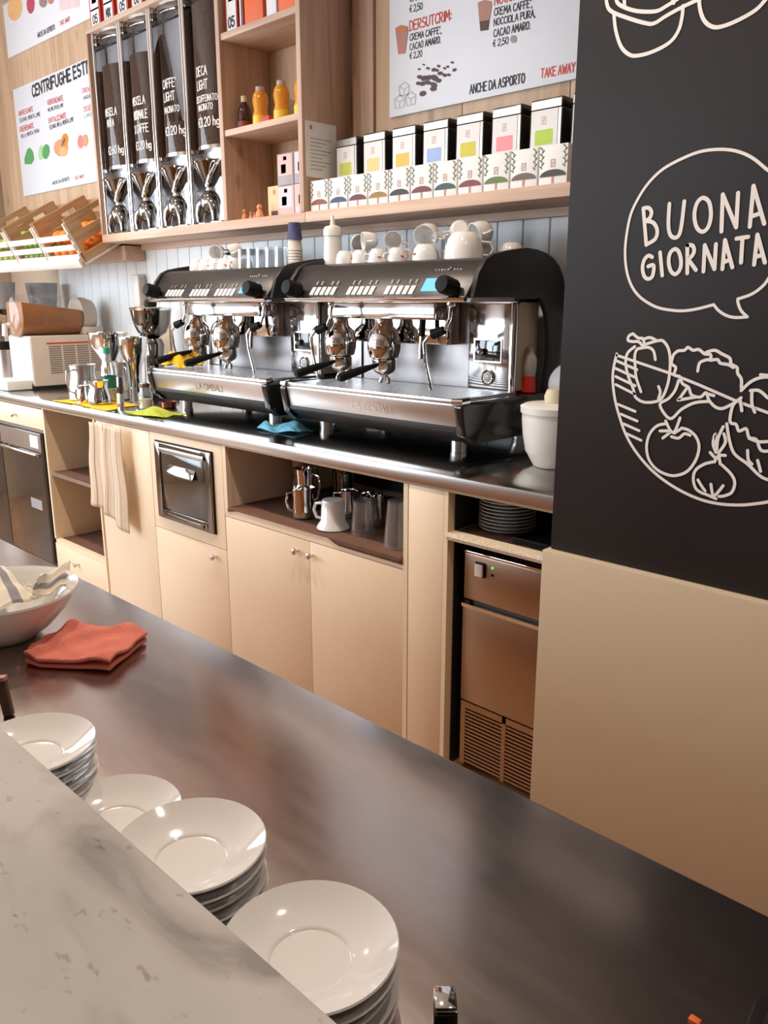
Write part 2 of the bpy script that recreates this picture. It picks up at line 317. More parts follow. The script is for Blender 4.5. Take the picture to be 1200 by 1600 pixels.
# ---------------------------------------------------------------- hand lettering (stroke font, 4 x 6 grid)
def arc(cx, cy, rx, ry, a0, a1, n=9): return [(cx+rx*cos(radians(a0+(a1-a0)*i/n)), cy+ry*sin(radians(a0+(a1-a0)*i/n))) for i in range(n+1)]
FONT = {
 'A': [[(0, 0), (2, 6), (4, 0)], [(.8, 2.1), (3.2, 2.1)]], 'B': [[(0, 0), (0, 6)]+arc(1.4, 4.6, 1.7, 1.4, 90, -90)+arc(1.4, 1.6, 2.3, 1.6, 90, -90)+[(0, 0)]],
 'C': [arc(2.1, 3, 2, 3, 45, 315, 12)], 'D': [[(0, 0), (0, 6), (1.2, 6)]+arc(1.3, 3, 2.6, 3, 90, -90)+[(0, 0)]], 'E': [[(3.4, 6), (0, 6), (0, 0), (3.5, 0)], [(0, 3.2), (2.8, 3.2)]],
 'F': [[(3.4, 6), (0, 6), (0, 0)], [(0, 3.1), (2.8, 3.1)]], 'G': [arc(2.1, 3, 2, 3, 50, 330, 12)+[(3.9, 2.8), (2.3, 2.8)]], 'H': [[(0, 0), (0, 6)], [(3.8, 0), (3.8, 6)], [(0, 3.1), (3.8, 3.1)]],
 'I': [[(.4, 0), (.4, 6)]], 'K': [[(0, 0), (0, 6)], [(3.6, 6), (0, 2.6)], [(1, 3.5), (3.8, 0)]], 'L': [[(0, 6), (0, 0), (3.2, 0)]], 'M': [[(0, 0), (.5, 6), (2.3, 2), (4.1, 6), (4.6, 0)]],
 'N': [[(0, 0), (0, 6), (3.6, 0), (3.6, 6)]], 'O': [arc(2, 3, 2, 3, 90, 450, 16)], 'P': [[(0, 0), (0, 6)]+arc(1.4, 4.4, 2, 1.6, 90, -90)+[(0, 2.8)]], 'R': [[(0, 0), (0, 6)]+arc(1.4, 4.4, 2, 1.6, 90, -90)+[(.4, 2.8), (3.6, 0)]],
 'S': [arc(2, 4.5, 1.7, 1.5, 40, 250, 8)+arc(1.9, 1.55, 1.8, 1.55, 80, -140, 8)], 'T': [[(0, 6), (4, 6)], [(2, 6), (2, 0)]], 'U': [[(0, 6), (0, 2)]+arc(1.9, 2, 1.9, 2, 180, 360)+[(3.8, 6)]], 'V': [[(0, 6), (2, 0), (4, 6)]],
 'W': [[(0, 6), (1.2, 0), (2.5, 4.5), (3.8, 0), (5, 6)]], 'X': [[(0, 0), (3.8, 6)], [(0, 6), (3.8, 0)]], 'Y': [[(0, 6), (2, 3), (4, 6)], [(2, 3), (2, 0)]], 'Z': [[(0, 6), (3.6, 6), (0, 0), (3.7, 0)]],
 '0': [arc(1.8, 3, 1.8, 3, 90, 450, 16)], '1': [[(.3, 4.6), (1.4, 6), (1.4, 0)]], '2': [arc(1.8, 4.3, 1.7, 1.7, 160, -30, 8)+[(0, 0), (3.6, 0)]], '3': [arc(1.6, 4.5, 1.7, 1.5, 150, -90, 8)+arc(1.6, 1.5, 1.9, 1.5, 90, -150, 8)],
 '5': [[(3.3, 6), (.4, 6), (.2, 3.4)]+arc(1.6, 1.9, 1.9, 1.9, 110, -150, 9)], '6': [[(2.8, 6), (.4, 3)]+arc(1.8, 1.8, 1.7, 1.8, 150, -210, 14)], '8': [arc(1.8, 4.5, 1.5, 1.5, 90, 450, 12), arc(1.8, 1.5, 1.8, 1.5, 90, 450, 12)],
 'h': [[(0, 6), (0, 0)], [(0, 2.4)]+arc(1.3, 2.2, 1.2, 1.3, 160, 0, 6)+[(2.5, 0)]], 'g': [arc(1.3, 1.8, 1.3, 1.7, 20, 380, 12), [(2.6, 3.4), (2.6, -.8)]+arc(1.4, -.8, 1.2, 1.1, 0, -150, 6)],
 '€': [arc(2.2, 3, 1.8, 3, 50, 310, 10), [(-.3, 3.5), (2.6, 3.5)], [(-.3, 2.4), (2.4, 2.4)]], '.': [[(.3, 0), (.5, .15)]], ',': [[(.5, .3), (.2, -1)]], ':': [[(.3, .6), (.5, .8)], [(.3, 3.4), (.5, 3.6)]], "'": [[(.4, 6), (.3, 4.8)]], '-': [[(.2, 2.8), (2.4, 2.8)]],
}
def glyphs(txt, gap=1.25):
    out = []; x = 0
    for ch in txt:
        if ch == ' ': x += 2.2; continue
        g = FONT[ch]; out += [[(px+x, py) for px, py in L] for L in g]; x += max(p[0] for L in g for p in L)+gap
    return out, x-gap
def lettering(mb, txt, p0, p1, ptop, y, wt=.9):
    """baseline from pixel p0 to pixel p1, cap height up to pixel ptop above p0, all on the plane y"""
    a = ony(*p0, y); b = ony(*p1, y); t = ony(*ptop, y); g, wd = glyphs(txt); h = (t.z-a.z)/6; sx = (b.x-a.x)/wd; dz = (b.z-a.z)
    mb.ribbon([[(a.x+px*sx, a.z+dz*px/wd+py*h) for px, py in L] for L in g], h*wt, y); return mb
def lettering_w(mb, txt, x, z, h, y, width=None, wt=.9):
    g, wd = glyphs(txt); s = h/6; sx = width/wd if width else s
    mb.ribbon([[(x+px*sx, z+py*s) for px, py in L] for L in g], s*wt, y); return mb

# ================================================================ STRUCTURE
YW = 2.525; FZ = -.05; CZ = 3.25; XL = -6.2; XR = 2.6; YF = -3.0
struct(B(XL, XR, YF, YW, FZ-.1, FZ).build('floor', 'floor_tile', smooth=0))
struct(B(XL, XR, YF, YW, CZ, CZ+.1).build('ceiling', 'ceiling_paint', smooth=0))
wall_back = struct(B(XL-.1, XR, YW, YW+.1, FZ, CZ).build('wall_back', 'pine_wall', smooth=0))
struct(MB().box(XL-.1, XL, YF, WIN_Y0, FZ, CZ).box(XL-.1, XL, WIN_Y1, YW, FZ, CZ).box(XL-.1, XL, WIN_Y0, WIN_Y1, FZ, WIN_Z0).box(XL-.1, XL, WIN_Y0, WIN_Y1, WIN_Z1, CZ).build('wall_left', 'beige_wall', smooth=0))
struct(B(XR, XR+.1, YF-.1, YW, FZ, CZ).build('wall_right', 'room_paint', smooth=0))
struct(MB().box(XL-.1, WN_X0, YF-.1, YF, FZ, CZ).box(WN_X1, XR, YF-.1, YF, FZ, CZ).box(WN_X0, WN_X1, YF-.1, YF, FZ, WIN_Z0).box(WN_X0, WN_X1, YF-.1, YF, WIN_Z1, CZ).build('wall_front', 'room_paint', smooth=0))
w2 = MB()
for a, b, c, d in ((WN_X0, WN_X0+.06, WIN_Z0, WIN_Z1), (WN_X1-.06, WN_X1, WIN_Z0, WIN_Z1), (WN_X0+.06, WN_X1-.06, WIN_Z0, WIN_Z0+.06), (WN_X0+.06, WN_X1-.06, WIN_Z1-.06, WIN_Z1)): w2.box(a, b, YF-.08, YF-.02, c, d)
w2 = struct(w2.build('window_2', 'frame_paint', smooth=0)); B(WN_X0+.06, WN_X1-.06, YF-.06, YF-.05, WIN_Z0+.06, WIN_Z1-.06).build('pane', 'window_glass', w2, smooth=0)
w1 = MB()
for a, b, c, d in ((WIN_Y0, WIN_Y0+.06, WIN_Z0, WIN_Z1), (WIN_Y1-.06, WIN_Y1, WIN_Z0, WIN_Z1), (WIN_Y0+.06, WIN_Y1-.06, WIN_Z0, WIN_Z0+.06), (WIN_Y0+.06, WIN_Y1-.06, WIN_Z1-.06, WIN_Z1), (-.70, -.64, WIN_Z0+.06, WIN_Z1-.06)): w1.box(XL-.08, XL-.02, a, b, c, d)
w1 = struct(w1.build('window_1', 'frame_paint', smooth=0))
B(XL-.06, XL-.05, WIN_Y0+.06, -.70, WIN_Z0+.06, WIN_Z1-.06).build('pane', 'window_glass', w1, smooth=0); B(XL-.06, XL-.05, -.64, WIN_Y1-.06, WIN_Z0+.06, WIN_Z1-.06).build('pane', 'window_glass', w1, smooth=0)
# white tongue-and-groove planks behind the counter, and pine battens / boards above
pl = None; n = 0; x = -1.094
while x > -5.33:
    if pl is None: pl = B(-.1082, 0, -.014, 0, 0, .80).build('plank', 'white_plank', wall_back, bevel=.004, smooth=0)
    else: pl = pl.copy(); COL.objects.link(pl)
    pl.location = (x, YW, .90); x -= .1112
B(-6.19, x+.09, YW-.012, YW, .90, 1.66).build('side_board', 'beige_wall', wall_back, smooth=0)
B(-2.60, -2.492, YW-.025, YW, 1.74, 3.2).build('batten', 'pine', wall_back, bevel=.002)
for bx0, bx1 in ((-2.490, -2.05), (-2.047, -1.6), (-1.597, -1.1)): B(bx0, bx1, YW-.012, YW, 1.74, 3.2).build('board', 'pine_wall', wall_back, bevel=.002)
for bx0, bx1 in ((-6.18, -5.90), (-5.897, -5.2), (-5.197, -4.32)): B(bx0, bx1, YW-.012, YW, 1.70, 3.2).build('board', 'pine_wall', wall_back, bevel=.002)
# black pillar panel and cream dado at the right
PX = -1.095
pil = struct(B(PX, XR, 1.74, YW, .776, CZ).build('wall_pillar', 'black_board', bevel=.003))
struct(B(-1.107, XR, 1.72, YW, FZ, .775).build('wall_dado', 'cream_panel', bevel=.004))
# drawings on the black panel -------------------------------------------------
PY = 1.74-.0012
def trace(lines, ox, oy, sc, wpx, parent, name, smooth=True):
    mb = MB(); w = wpx/sc*(1.74/FPX)*1.12
    mb.ribbon([[(lambda q: (q.x, q.z))(ony(ox+a/sc, oy+b/sc, PY)) for a, b in L] for L in lines], w, PY, smooth)
    trace.n += 1
    return mb.build(name, 'chalk_white', parent, smooth=0)
trace.n = 0
Z1 = 4.2857
bubble = [[(1290, 290), (1200, 240), (1100, 160), (1000, 115), (890, 100), (760, 112), (640, 155), (500, 230), (400, 325), (330, 430), (280, 540), (252, 680), (243, 800), (255, 920), (290, 1020), (350, 1095), (450, 1155), (560, 1178), (650, 1180), (740, 1165), (836, 1140)],
          [(836, 1140), (870, 1180), (920, 1212), (980, 1226), (1062, 1222)], [(1062, 1222), (1020, 1180), (1000, 1130), (998, 1102)], [(998, 1102), (1090, 1070), (1160, 1020), (1200, 970), (1260, 860), (1310, 700), (1330, 560), (1320, 400), (1290, 290)]]
trace(bubble, 920, 210, Z1, 17, pil, 'speech_bubble')
letters = [[(365, 495), (385, 740)], [(365, 495), (400, 492), (420, 520), (408, 560), (375, 580)], [(378, 580), (430, 590), (458, 640), (445, 700), (385, 738)],
  [(540, 465), (533, 600), (545, 670), (575, 692), (605, 672), (622, 600), (640, 448)], [(765, 425), (725, 460), (707, 540), (722, 620), (760, 652), (800, 620), (818, 540), (806, 455), (765, 425)]]
letters_s = [[(888, 650), (897, 402), (987, 622), (1000, 392)], [(1078, 618), (1103, 345), (1175, 598)], [(1092, 548), (1145, 530)],
  [(478, 790), (492, 945)], [(660, 930), (660, 742)], [(665, 835), (718, 908)], [(768, 918), (777, 742), (842, 902), (852, 735)], [(895, 902), (913, 708), (962, 890)], [(905, 855), (940, 842)], [(990, 698), (1068, 686)], [(1030, 694), (1020, 858)], [(1108, 872), (1130, 672), (1180, 858)], [(1118, 820), (1160, 808)], [(1235, 850), (1250, 640), (1300, 830)]]
letters_b = [[(425, 822), (400, 812), (372, 840), (360, 895), (372, 950), (400, 968), (428, 945), (434, 878), (398, 884)], [(577, 768), (545, 795), (535, 855), (550, 915), (580, 936), (610, 905), (618, 850), (605, 790), (577, 768)], [(660, 742), (695, 745), (706, 780), (690, 815), (663, 835)]]
trace(letters+letters_b, 920, 210, Z1, 23, pil, 'lettering'); trace(letters_s, 920, 210, Z1, 23, pil, 'lettering', False)
Z2 = 4.4444
veg = [[(150, 235), (128, 330), (122, 420), (135, 540), (165, 660), (215, 800), (290, 925), (400, 1050), (540, 1155), (700, 1235), (850, 1275), (1000, 1285), (1120, 1275), (1230, 1255), (1400, 1190), (1550, 1080)],
  # pepper
  [(262, 95), (235, 110), (228, 140), (260, 150), (300, 150), (330, 180)], [(262, 95), (300, 125), (330, 130), (345, 180)], [(320, 195), (290, 205), (275, 250), (278, 320), (285, 400), (318, 498)], [(275, 185), (225, 230), (212, 300), (230, 390), (265, 480), (280, 535), (330, 568), (400, 570), (460, 545), (500, 460), (518, 360), (520, 260), (505, 190), (470, 145), (430, 145), (360, 165)],
  [(320, 195), (370, 190), (405, 215), (418, 275)], [(440, 462), (452, 500), (440, 545)], [(345, 130), (380, 122), (420, 138)],
  # broccoli
  [(545, 240), (575, 215), (620, 210), (645, 190), (680, 210), (720, 205), (760, 235), (800, 240), (800, 270), (760, 280), (725, 300), (712, 355)], [(770, 225), (830, 210), (880, 235), (935, 265), (945, 305), (985, 330), (990, 370), (1015, 410), (1015, 470)], [(800, 280), (850, 275), (870, 300), (925, 310), (960, 330)], [(545, 240), (530, 300), (560, 330), (550, 380), (590, 395), (605, 440), (650, 470), (670, 520), (730, 535), (770, 505), (790, 555), (830, 600), (880, 615), (940, 590), (985, 565)],
  [(580, 420), (555, 490), (510, 545), (450, 590), (520, 685), (600, 620), (690, 575), (790, 565)], [(640, 470), (590, 540), (580, 555), (640, 545), (700, 535)], [(770, 510), (825, 525)],
  # tomato
  [(490, 720), (430, 735), (380, 790), (358, 870), (370, 960), (420, 1030), (490, 1070), (560, 1080), (640, 1050), (700, 970), (722, 880), (700, 810), (650, 765), (600, 750)], [(490, 700), (525, 770), (555, 770), (590, 680)], [(450, 770), (520, 775), (470, 820)], [(530, 810), (580, 820), (620, 790), (660, 800)], [(590, 760), (550, 785)],
  # onion
  [(820, 985), (760, 1000), (700, 1040), (682, 1100), (700, 1170), (750, 1205)], [(880, 1005), (945, 1070), (970, 1130), (950, 1195), (900, 1220), (860, 1225)], [(840, 920), (820, 860), (835, 795), (845, 900)], [(845, 900), (855, 820), (890, 740)], [(860, 920), (905, 850), (895, 790)], [(800, 920), (840, 960), (860, 940), (905, 940)], [(830, 985), (840, 960)], [(860, 940), (870, 1000)], [(805, 1140), (825, 1220), (890, 1150)], [(760, 1205), (840, 1240)], [(715, 1110), (745, 1160), (765, 1185)],
  # lettuce / cabbage
  [(1015, 540), (960, 590), (938, 680), (945, 715), (980, 725), (1000, 770), (1050, 755), (1070, 815), (1120, 830), (1150, 900), (1200, 910), (1260, 890)], [(915, 720), (935, 840), (970, 930), (1060, 1000), (1150, 1085), (1230, 1115), (1320, 1120)], [(1060, 905), (1065, 970), (1090, 1000)], [(1130, 975), (1150, 1050)], [(1015, 490), (1080, 430), (1150, 400), (1240, 395)], [(1080, 490), (1140, 490), (1200, 540)], [(1090, 500), (1090, 580), (1110, 640)], [(1010, 560), (1020, 630)], [(1150, 380), (1200, 385)], [(1070, 820), (1140, 845), (1230, 840)]]
veg_s = [[(150, 245), (520, 370), (720, 450), (985, 565), (1230, 655), (1400, 720)]]+[[(140+i*1.0, 280+i*56), (290-i*6, 345+i*56)] for i in range(4)]+[[(158+i*20, 585+i*68), (278+i*14, 635+i*67)] for i in range(4)]
trace(veg, 930, 500, Z2, 19, pil, 'vegetable_drawing'); trace(veg_s, 930, 500, Z2, 18, pil, 'vegetable_drawing', False)
cups = [[(118, -60), (120, 20), (150, 75), (260, 120), (380, 155), (440, 155), (520, 105), (640, 40), (760, -15)], [(168, 90), (180, 200), (215, 310), (270, 365), (330, 372), (430, 345), (540, 285), (600, 205), (625, 110), (630, 40)], [(182, -40), (190, 15), (240, 50), (330, 75), (450, 75), (520, 40), (600, -10)], [(235, -60), (240, 45)], [(735, -60), (745, 60), (775, 140), (830, 180), (900, 175), (1010, 130), (1120, 65), (1190, -10), (1230, -60)], [(560, -20), (570, 20)]]
trace(cups, 920, 0, Z1, 21, pil, 'cup_drawing')

# ================================================================ CEILING SPOTLIGHTS
def spotlight(i, x, y, power=75, col=(1, .84, .68), rad=.045, size=128):
    t = thing('ceiling_spotlight', '%s round ceiling spotlight over the bar, counted from the window side' % ORD[i], 'spotlight', (x, y, CZ), group='ceiling spotlights over the bar')
    MB().lathe([(.075, 0), (.075, -.05), (.062, -.055), (.062, -.02)], 24, cap1=False).build('housing', 'frame_paint', t)
    MB().lathe([(.058, -.03), (.058, -.026)], 24).build('lens', 'lamp_glow', t)
    l = bpy.data.lights.new('spot', 'SPOT'); l.energy = power; l.color = col; l.shadow_soft_size = rad; l.spot_size = radians(size); l.spot_blend = .9
    o = bpy.data.objects.new('spot_light', l); COL.objects.link(o); o.location = (x, y, CZ-.09)
for i, (x, y, pw) in enumerate(((-4.6, 1.1, 80), (-3.5, 1.1, 90), (-2.4, 1.1, 90), (-1.3, 1.1, 72), (-.2, 1.0, 36), (1.0, .8, 20))): spotlight(i, x, y, pw)

# ================================================================ COUNTERS
def counter(name, label, parts):
    t = thing(name, label, 'counter')
    for nm, mb, mt, bv in parts: mb.build(nm, mt, t, bevel=bv)
    return t
counter('back_worktop', 'long polished steel worktop carrying the espresso machines', [
    ('top', B(-6.19, PX-.001, 1.797, YW-.016, .872, .90), 'counter_steel', .002), ('edge', B(-6.19, PX-.001, 1.793, 1.797, .860, .8985), 'edge_steel', .0015), ('edge_strip', B(-6.19, PX-.014, 1.797, 1.82, .852, .8715), 'inner_wood', 0)])
counter('bar_worktop', 'scratched brownish steel bar counter in the foreground', [
    ('top', B(-3.4, 1.4, .07, .63, .87, .90), 'bar_steel', .003), ('cabinet', B(-3.4, 1.4, .09, .60, FZ, .869), 'bar_wood', .002)])
counter('marble_bar_top', 'pale grey veined marble bar top in the lower left corner', [
    ('slab', B(-2.6, 1.4, -.32, .1855, 1.07, 1.10), 'marble', .003), ('bar_wall', B(-2.6, 1.4, -.25, .068, FZ, 1.069), 'dark_wood', .002)])

# ================================================================ BASE CABINETS
FY = 1.80; BY = 2.50; TZ = .851
def knob(parent, x, z):
    MB().lathe([(.0045, 0), (.0045, .012), (.010, .014), (.0125, .020), (.011, .026), (.004, .029)], 14, tf=Matrix.Translation((x, FY, z)) @ Matrix.Rotation(pi/2, 4, 'X')).build('knob', 'brushed', parent)
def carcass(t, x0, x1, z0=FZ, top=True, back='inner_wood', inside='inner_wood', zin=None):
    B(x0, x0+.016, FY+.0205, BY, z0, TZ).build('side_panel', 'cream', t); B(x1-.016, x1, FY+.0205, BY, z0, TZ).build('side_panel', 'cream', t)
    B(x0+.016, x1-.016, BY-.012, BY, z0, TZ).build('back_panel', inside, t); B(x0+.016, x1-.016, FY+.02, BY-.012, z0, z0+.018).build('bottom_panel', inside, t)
def door(t, x0, x1, z0, z1, kn=None, name='door'):
    d = B(x0+.0008, x1-.0008, FY, FY+.019, z0+.0012, z1-.0012).build(name, 'cream', t, bevel=.0015)
    if kn: knob(d, *kn)
    return d
# A: oven unit
A0, A1 = -5.20, -4.238
t = thing('oven_cabinet', 'cream cabinet with drawer and glass appliance front at far left', 'cabinet')
carcass(t, A0, A1)
door(t, A0, A1, .735, TZ-.004, (-4.575, .79), 'drawer'); B(A0, A1, FY-.004, FY+.02, .722, .734).build('trim_strip', 'edge_steel', t)
ov = thing('built_in_oven', 'dark glass fronted built-in oven under the cream drawer', 'oven')
B(A0+.018, A1-.018, FY+.004, FY+.5, .0, .718).build('body', 'black_matte', ov)
for a, b in ((A0+.02, -4.795), (-4.785, A1-.02)):
    d = B(a, b, FY-.014, FY+.003, .0, .716).build('door', 'dark_glass', ov, bevel=.002)
    B(a, b, FY-.016, FY-.0145, .618, .714).build('control_panel', 'brushed', d)
    MB().tube([(a+.03, FY-.03, .60), (b-.03, FY-.03, .60)], .008, 10).tube([(a+.05, FY-.03, .60), (a+.05, FY-.014, .60)], .005, 8).tube([(b-.05, FY-.03, .60), (b-.05, FY-.014, .60)], .005, 8).build('handle', 'chrome', d)
    if a > -5: B(-4.385, -4.285, FY-.0172, FY-.0162, .635, .70).build('paper_label', 'white_card', d); B(-4.46, -4.32, FY-.0152, FY-.0142, .29, .345).build('vent_label', 'grey_hopper', d)
# B: open unit
B0, B1 = -4.236, -3.650
t = thing('open_cabinet', 'cream open cabinet with two dark shelves left of the hanging towel', 'cabinet')
carcass(t, B0, B1, inside='inner_wood'); B(B0, B0+.016, FY, FY+.02, .151, TZ).build('post', 'cream', t)
B(B1-.030, B1-.016, FY, FY+.02, FZ, TZ).build('post', 'cream', t)
sh = B(B0+.016, B1-.016, FY+.02, BY-.02, .500, .516).build('shelf', 'brown_mat', t); B(B0+.016, B1-.03, FY+.012, FY+.02, .498, .518).build('shelf_edge', 'brushed', sh)
B(B0+.016, B1-.016, FY+.03, BY-.02, .132, .148).build('shelf', 'brown_mat', t)
door(t, B0, B1-.03, FZ, .128, (-3.979, .06), 'drawer'); B(B0+.016, B1-.03, FY, FY+.03, .128, .150).build('rail', 'cream', t)
# C: towel door
C0, C1 = -3.648, -3.168
t = thing('towel_cabinet', 'cream cabinet with one tall plain door behind the towel', 'cabinet'); carcass(t, C0, C1); door(t, C0, C1, FZ, TZ-.002, (-3.620, .795))
# D: knock-box unit
D0, D1 = -3.166, -2.628
t = thing('knock_box_cabinet', 'cream cabinet with chrome framed chute above a small door', 'cabinet'); carcass(t, D0, D1)
hx0, hx1, hz0, hz1 = -3.10, -2.705, .497, .803
MB().box(D0+.002, hx0, FY, FY+.019, .428, TZ-.002).box(hx1, D1-.002, FY, FY+.019, .428, TZ-.002).box(hx0, hx1, FY, FY+.019, .428, hz0).box(hx0, hx1, FY, FY+.019, hz1, TZ-.002).build('front_panel', 'cream', t, smooth=0)
B(hx0-.02, hx1+.02, FY+.17, FY+.18, hz0-.02, hz1+.02).build('chute_back', 'black_matte', t)
fr = MB()
for a in ((hx0-.012, hx0+.028, hz0-.012, hz1+.012), (hx1-.028, hx1+.012, hz0-.012, hz1+.012), (hx0+.028, hx1-.028, hz0-.012, hz0+.028), (hx0+.028, hx1-.028, hz1-.028, hz1+.012)): fr.box(a[0], a[1], FY-.014, FY-.001, a[2], a[3])
frm = fr.build('chute_frame', 'dark_chrome', t, bevel=.004)
B(hx0-.016, hx1+.016, FY-.006, FY-.0008, hz0-.016, hz1+.016).build('gasket', 'black_plastic', frm)
fl = B(hx0+.03, hx1-.03, FY-.010, FY-.003, hz0+.03, hz1-.03).build('flap', 'dark_glass', t, bevel=.002)
MB().prism([(FY-.011, hz1-.115), (FY-.028, hz1-.118), (FY-.028, hz1-.112), (FY-.011, hz1-.075)], hx0+.09, hx1-.10, 'x').build('handle', 'dark_chrome', fl, bevel=.002)
B(hx0+.03, hx1-.03, FY-.020, FY-.0145, hz1-.026, hz1-.008).build('top_rail', 'brushed', frm, bevel=.003); B(hx0+.05, hx1-.05, FY-.020, FY-.0145, hz0-.004, hz0+.012).build('bottom_rail', 'dark_chrome', frm, bevel=.003)
door(t, D0, D1, FZ, .426, (-2.703, .385))
# E: double-door unit with open niche
E0, E1 = -2.626, -1.647
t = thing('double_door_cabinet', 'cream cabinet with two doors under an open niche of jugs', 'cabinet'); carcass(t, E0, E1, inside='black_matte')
B(E0+.016, E1-.016, FY+.005, BY-.012, .575, .598).build('shelf', 'cream', t)
B(E0, E0+.022, FY-.001, FY+.02, .584, TZ).build('stile', 'cream', t); B(E1-.018, E1, FY-.001, FY+.02, FZ, TZ).build('stile', 'cream', t)
B(E0, E1-.018, FY, FY+.02, .572, .604).build('rail', 'cream', t)
door(t, E0, -2.118, FZ, .570, (-2.181, .523)); door(t, -2.118, E1-.018, FZ, .570, (-2.101, .523))
def matfn(u, v):
    ov = .014*max(0, 1-u/.08)+.020*min(1, max(0, (u-.62)/.06)); x = E0+.024+u*(E1-E0-.045)
    if v < .0626: return (x, FY-.005, .6075-ov*(1-v/.0625))
    return (x, FY-.005+(v-.0625)*.62, .6078+.002*sin(u*9+v*5))
mm = MB().grid(matfn, 48, 32)
mo = mm.build('shelf_mat', 'brown_mat', t); sd = mo.modifiers.new('solid', 'SOLIDIFY'); sd.thickness = .0035; mo['label'] = 'brown rubber mat lining the niche'
# F: filler panel, G: ice machine bay
F0, F1 = -1.645, -1.487
t = thing('filler_panel', 'plain narrow cream panel between niche cabinet and ice machine', 'panel'); B(F0, F1-.017, FY, FY+.019, FZ, TZ).build('front', 'cream', t, bevel=.0015)
B(F1-.016, F1, FY, BY, FZ, TZ).build('end_panel', 'cream', t)
t = thing('bay_shelf', 'shelf above the ice machine edged with a pale mat', 'shelf')
B(F1+.005, -1.109, FY+.005, BY, .705, .722).build('board', 'inner_wood', t)
MB().grid(lambda u, v: (F1+.002+u*(-1.110-F1-.002), FY-.004+v*.66, .7262+.0015*sin(u*40)-(.018 if v < .001 else 0)), 30, 20).build('mat', 'brown_mat', t)
MB().prism([(FY-.006, .708), (FY+.03, .7225), (FY+.03, .7295), (FY-.004, .7285), (FY-.009, .718)], F1+.001, -1.1085, 'x').build('mat_edge', 'pale_mat', t)
B(F1+.001, -1.109, BY+.001, BY+.012, FZ, TZ).build('bay_back', 'black_matte', t); B(F1+.0005, F1+.0045, FY+.03, BY, FZ, .704).build('bay_gap_shade', 'black_matte', t); B(F1+.0005, F1+.0045, FY+.03, BY, .7305, TZ).build('bay_gap_shade', 'black_matte', t)  # thin black sheets added at the bay side: painted shade in the gap
im = thing('ice_machine', 'brown reflecting steel under-counter ice machine with slotted grille', 'ice machine')
ix0, ix1, iy = -1.452, -1.116, 1.83
B(ix0, ix1, iy+.02, BY-.05, FZ+.02, .662).build('body', 'brown_steel', im, bevel=.003)
B(ix0+.004, ix1-.004, iy+.004, iy+.019, .525, .668).build('control_panel', 'brown_steel', im, bevel=.003)
B(ix0+.004, ix1-.004, iy+.002, iy+.012, .669, .676).build('top_trim', 'chrome', im, bevel=.002)
sw = B(ix0+.048, ix0+.082, iy-.001, iy+.0035, .605, .650).build('switch', 'black_plastic', im, bevel=.001); B(ix0+.051, ix0+.079, iy-.010, iy-.001, .608, .646).build('rocker', 'switch_white', sw, bevel=.003)
MB().lathe([(.0035, 0), (.003, .003)], 10, tf=Matrix.Translation((ix0+.108, iy+.004, .642)) @ Matrix.Rotation(pi/2, 4, 'X')).build('status_light', 'led_green', im)
MB().lathe([(.0045, 0), (.004, .003)], 10, tf=Matrix.Translation((ix0+.108, iy+.004, .620)) @ Matrix.Rotation(pi/2, 4, 'X')).build('status_light', 'black_plastic', im)
dr = B(ix0+.004, ix1-.004, iy, iy+.019, .192, .500).build('door', 'brown_steel', im, bevel=.003)
MB().prism([(iy-.004, .500), (iy+.012, .500), (iy+.012, .508), (iy-.006, .512)], ix0+.004, ix1-.004, 'x').build('grip_edge', 'chrome', dr)
B(ix0+.004, ix1-.004, iy+.015, iy+.019, .501, .524).build('grip_recess', 'black_matte', im); B(ix0+.008, ix0+.028, iy+.004, iy+.015, .505, .520).build('hinge', 'black_plastic', im)
gr = MB().box(ix0+.004, ix0+.022, iy+.004, iy+.019, FZ+.02, .186).box(ix1-.016, ix1-.004, iy+.004, iy+.019, FZ+.02, .186).box((ix0+ix1)/2-.006, (ix0+ix1)/2+.008, iy+.004, iy+.019, FZ+.02, .186).box(ix0+.022, ix1-.016, iy+.004, iy+.019, .165, .186)
gr.build('grille_frame', 'brown_steel', im); B(ix0+.02, ix1-.015, iy+.0165, iy+.0195, FZ+.02, .168).build('grille_back', 'black_matte', im)
sl = None
for half in ((ix0+.022, (ix0+ix1)/2-.006), ((ix0+ix1)/2+.008, ix1-.016)):
    for k in range(15):
        z = .156-k*.0125
        if sl is None or k == 0: sl = B(half[0], half[1], -.009, .003, -.0035, .0035).build('slat', 'brown_steel', im)
        else: sl = sl.copy(); COL.objects.link(sl)
        sl.location = (0, iy+.014, z)

# ================================================================ WALL SHELF UNIT
SY = 2.25; ST = 1.737
shelf = thing('wall_shelf', 'long pine wall shelf with open pigeonholes above the espresso machines', 'shelf')
B(-4.30, -2.628, SY, YW-.013, 1.697, ST).build('bottom_board', 'pine_x', shelf, bevel=.002)
B(-2.626, PX-.001, SY, YW-.013, 1.697, ST).build('bottom_board', 'pine_x', shelf, bevel=.002)
B(-4.30, PX-.001, YW-.045, YW-.0155, 1.668, 1.6965).build('cleat', 'pine_x', shelf)
B(-4.9, -4.31, YW-.14, YW-.0155, 1.612, 1.69).build('bracket', 'pine_x', shelf, bevel=.002)
for x0, x1, z1 in ((-4.30, -4.282, 2.70), (-3.178, -3.150, 3.2), (-2.656, -2.630, 3.2)): B(x0, x1, SY-.002, YW-.013, ST+.0005, z1).build('upright', 'pine', shelf, bevel=.002)
B(-4.30, -3.179, SY, YW-.013, 2.701, 2.725).build('top_board', 'pine_x', shelf, bevel=.002)
for z0, z1 in ((2.079, 2.104), (2.452, 2.478), (2.93, 2.955)): B(-3.1495, -2.6565, SY+.004, YW-.013, z0, z1).build('shelf_board', 'pine_x', shelf, bevel=.002)
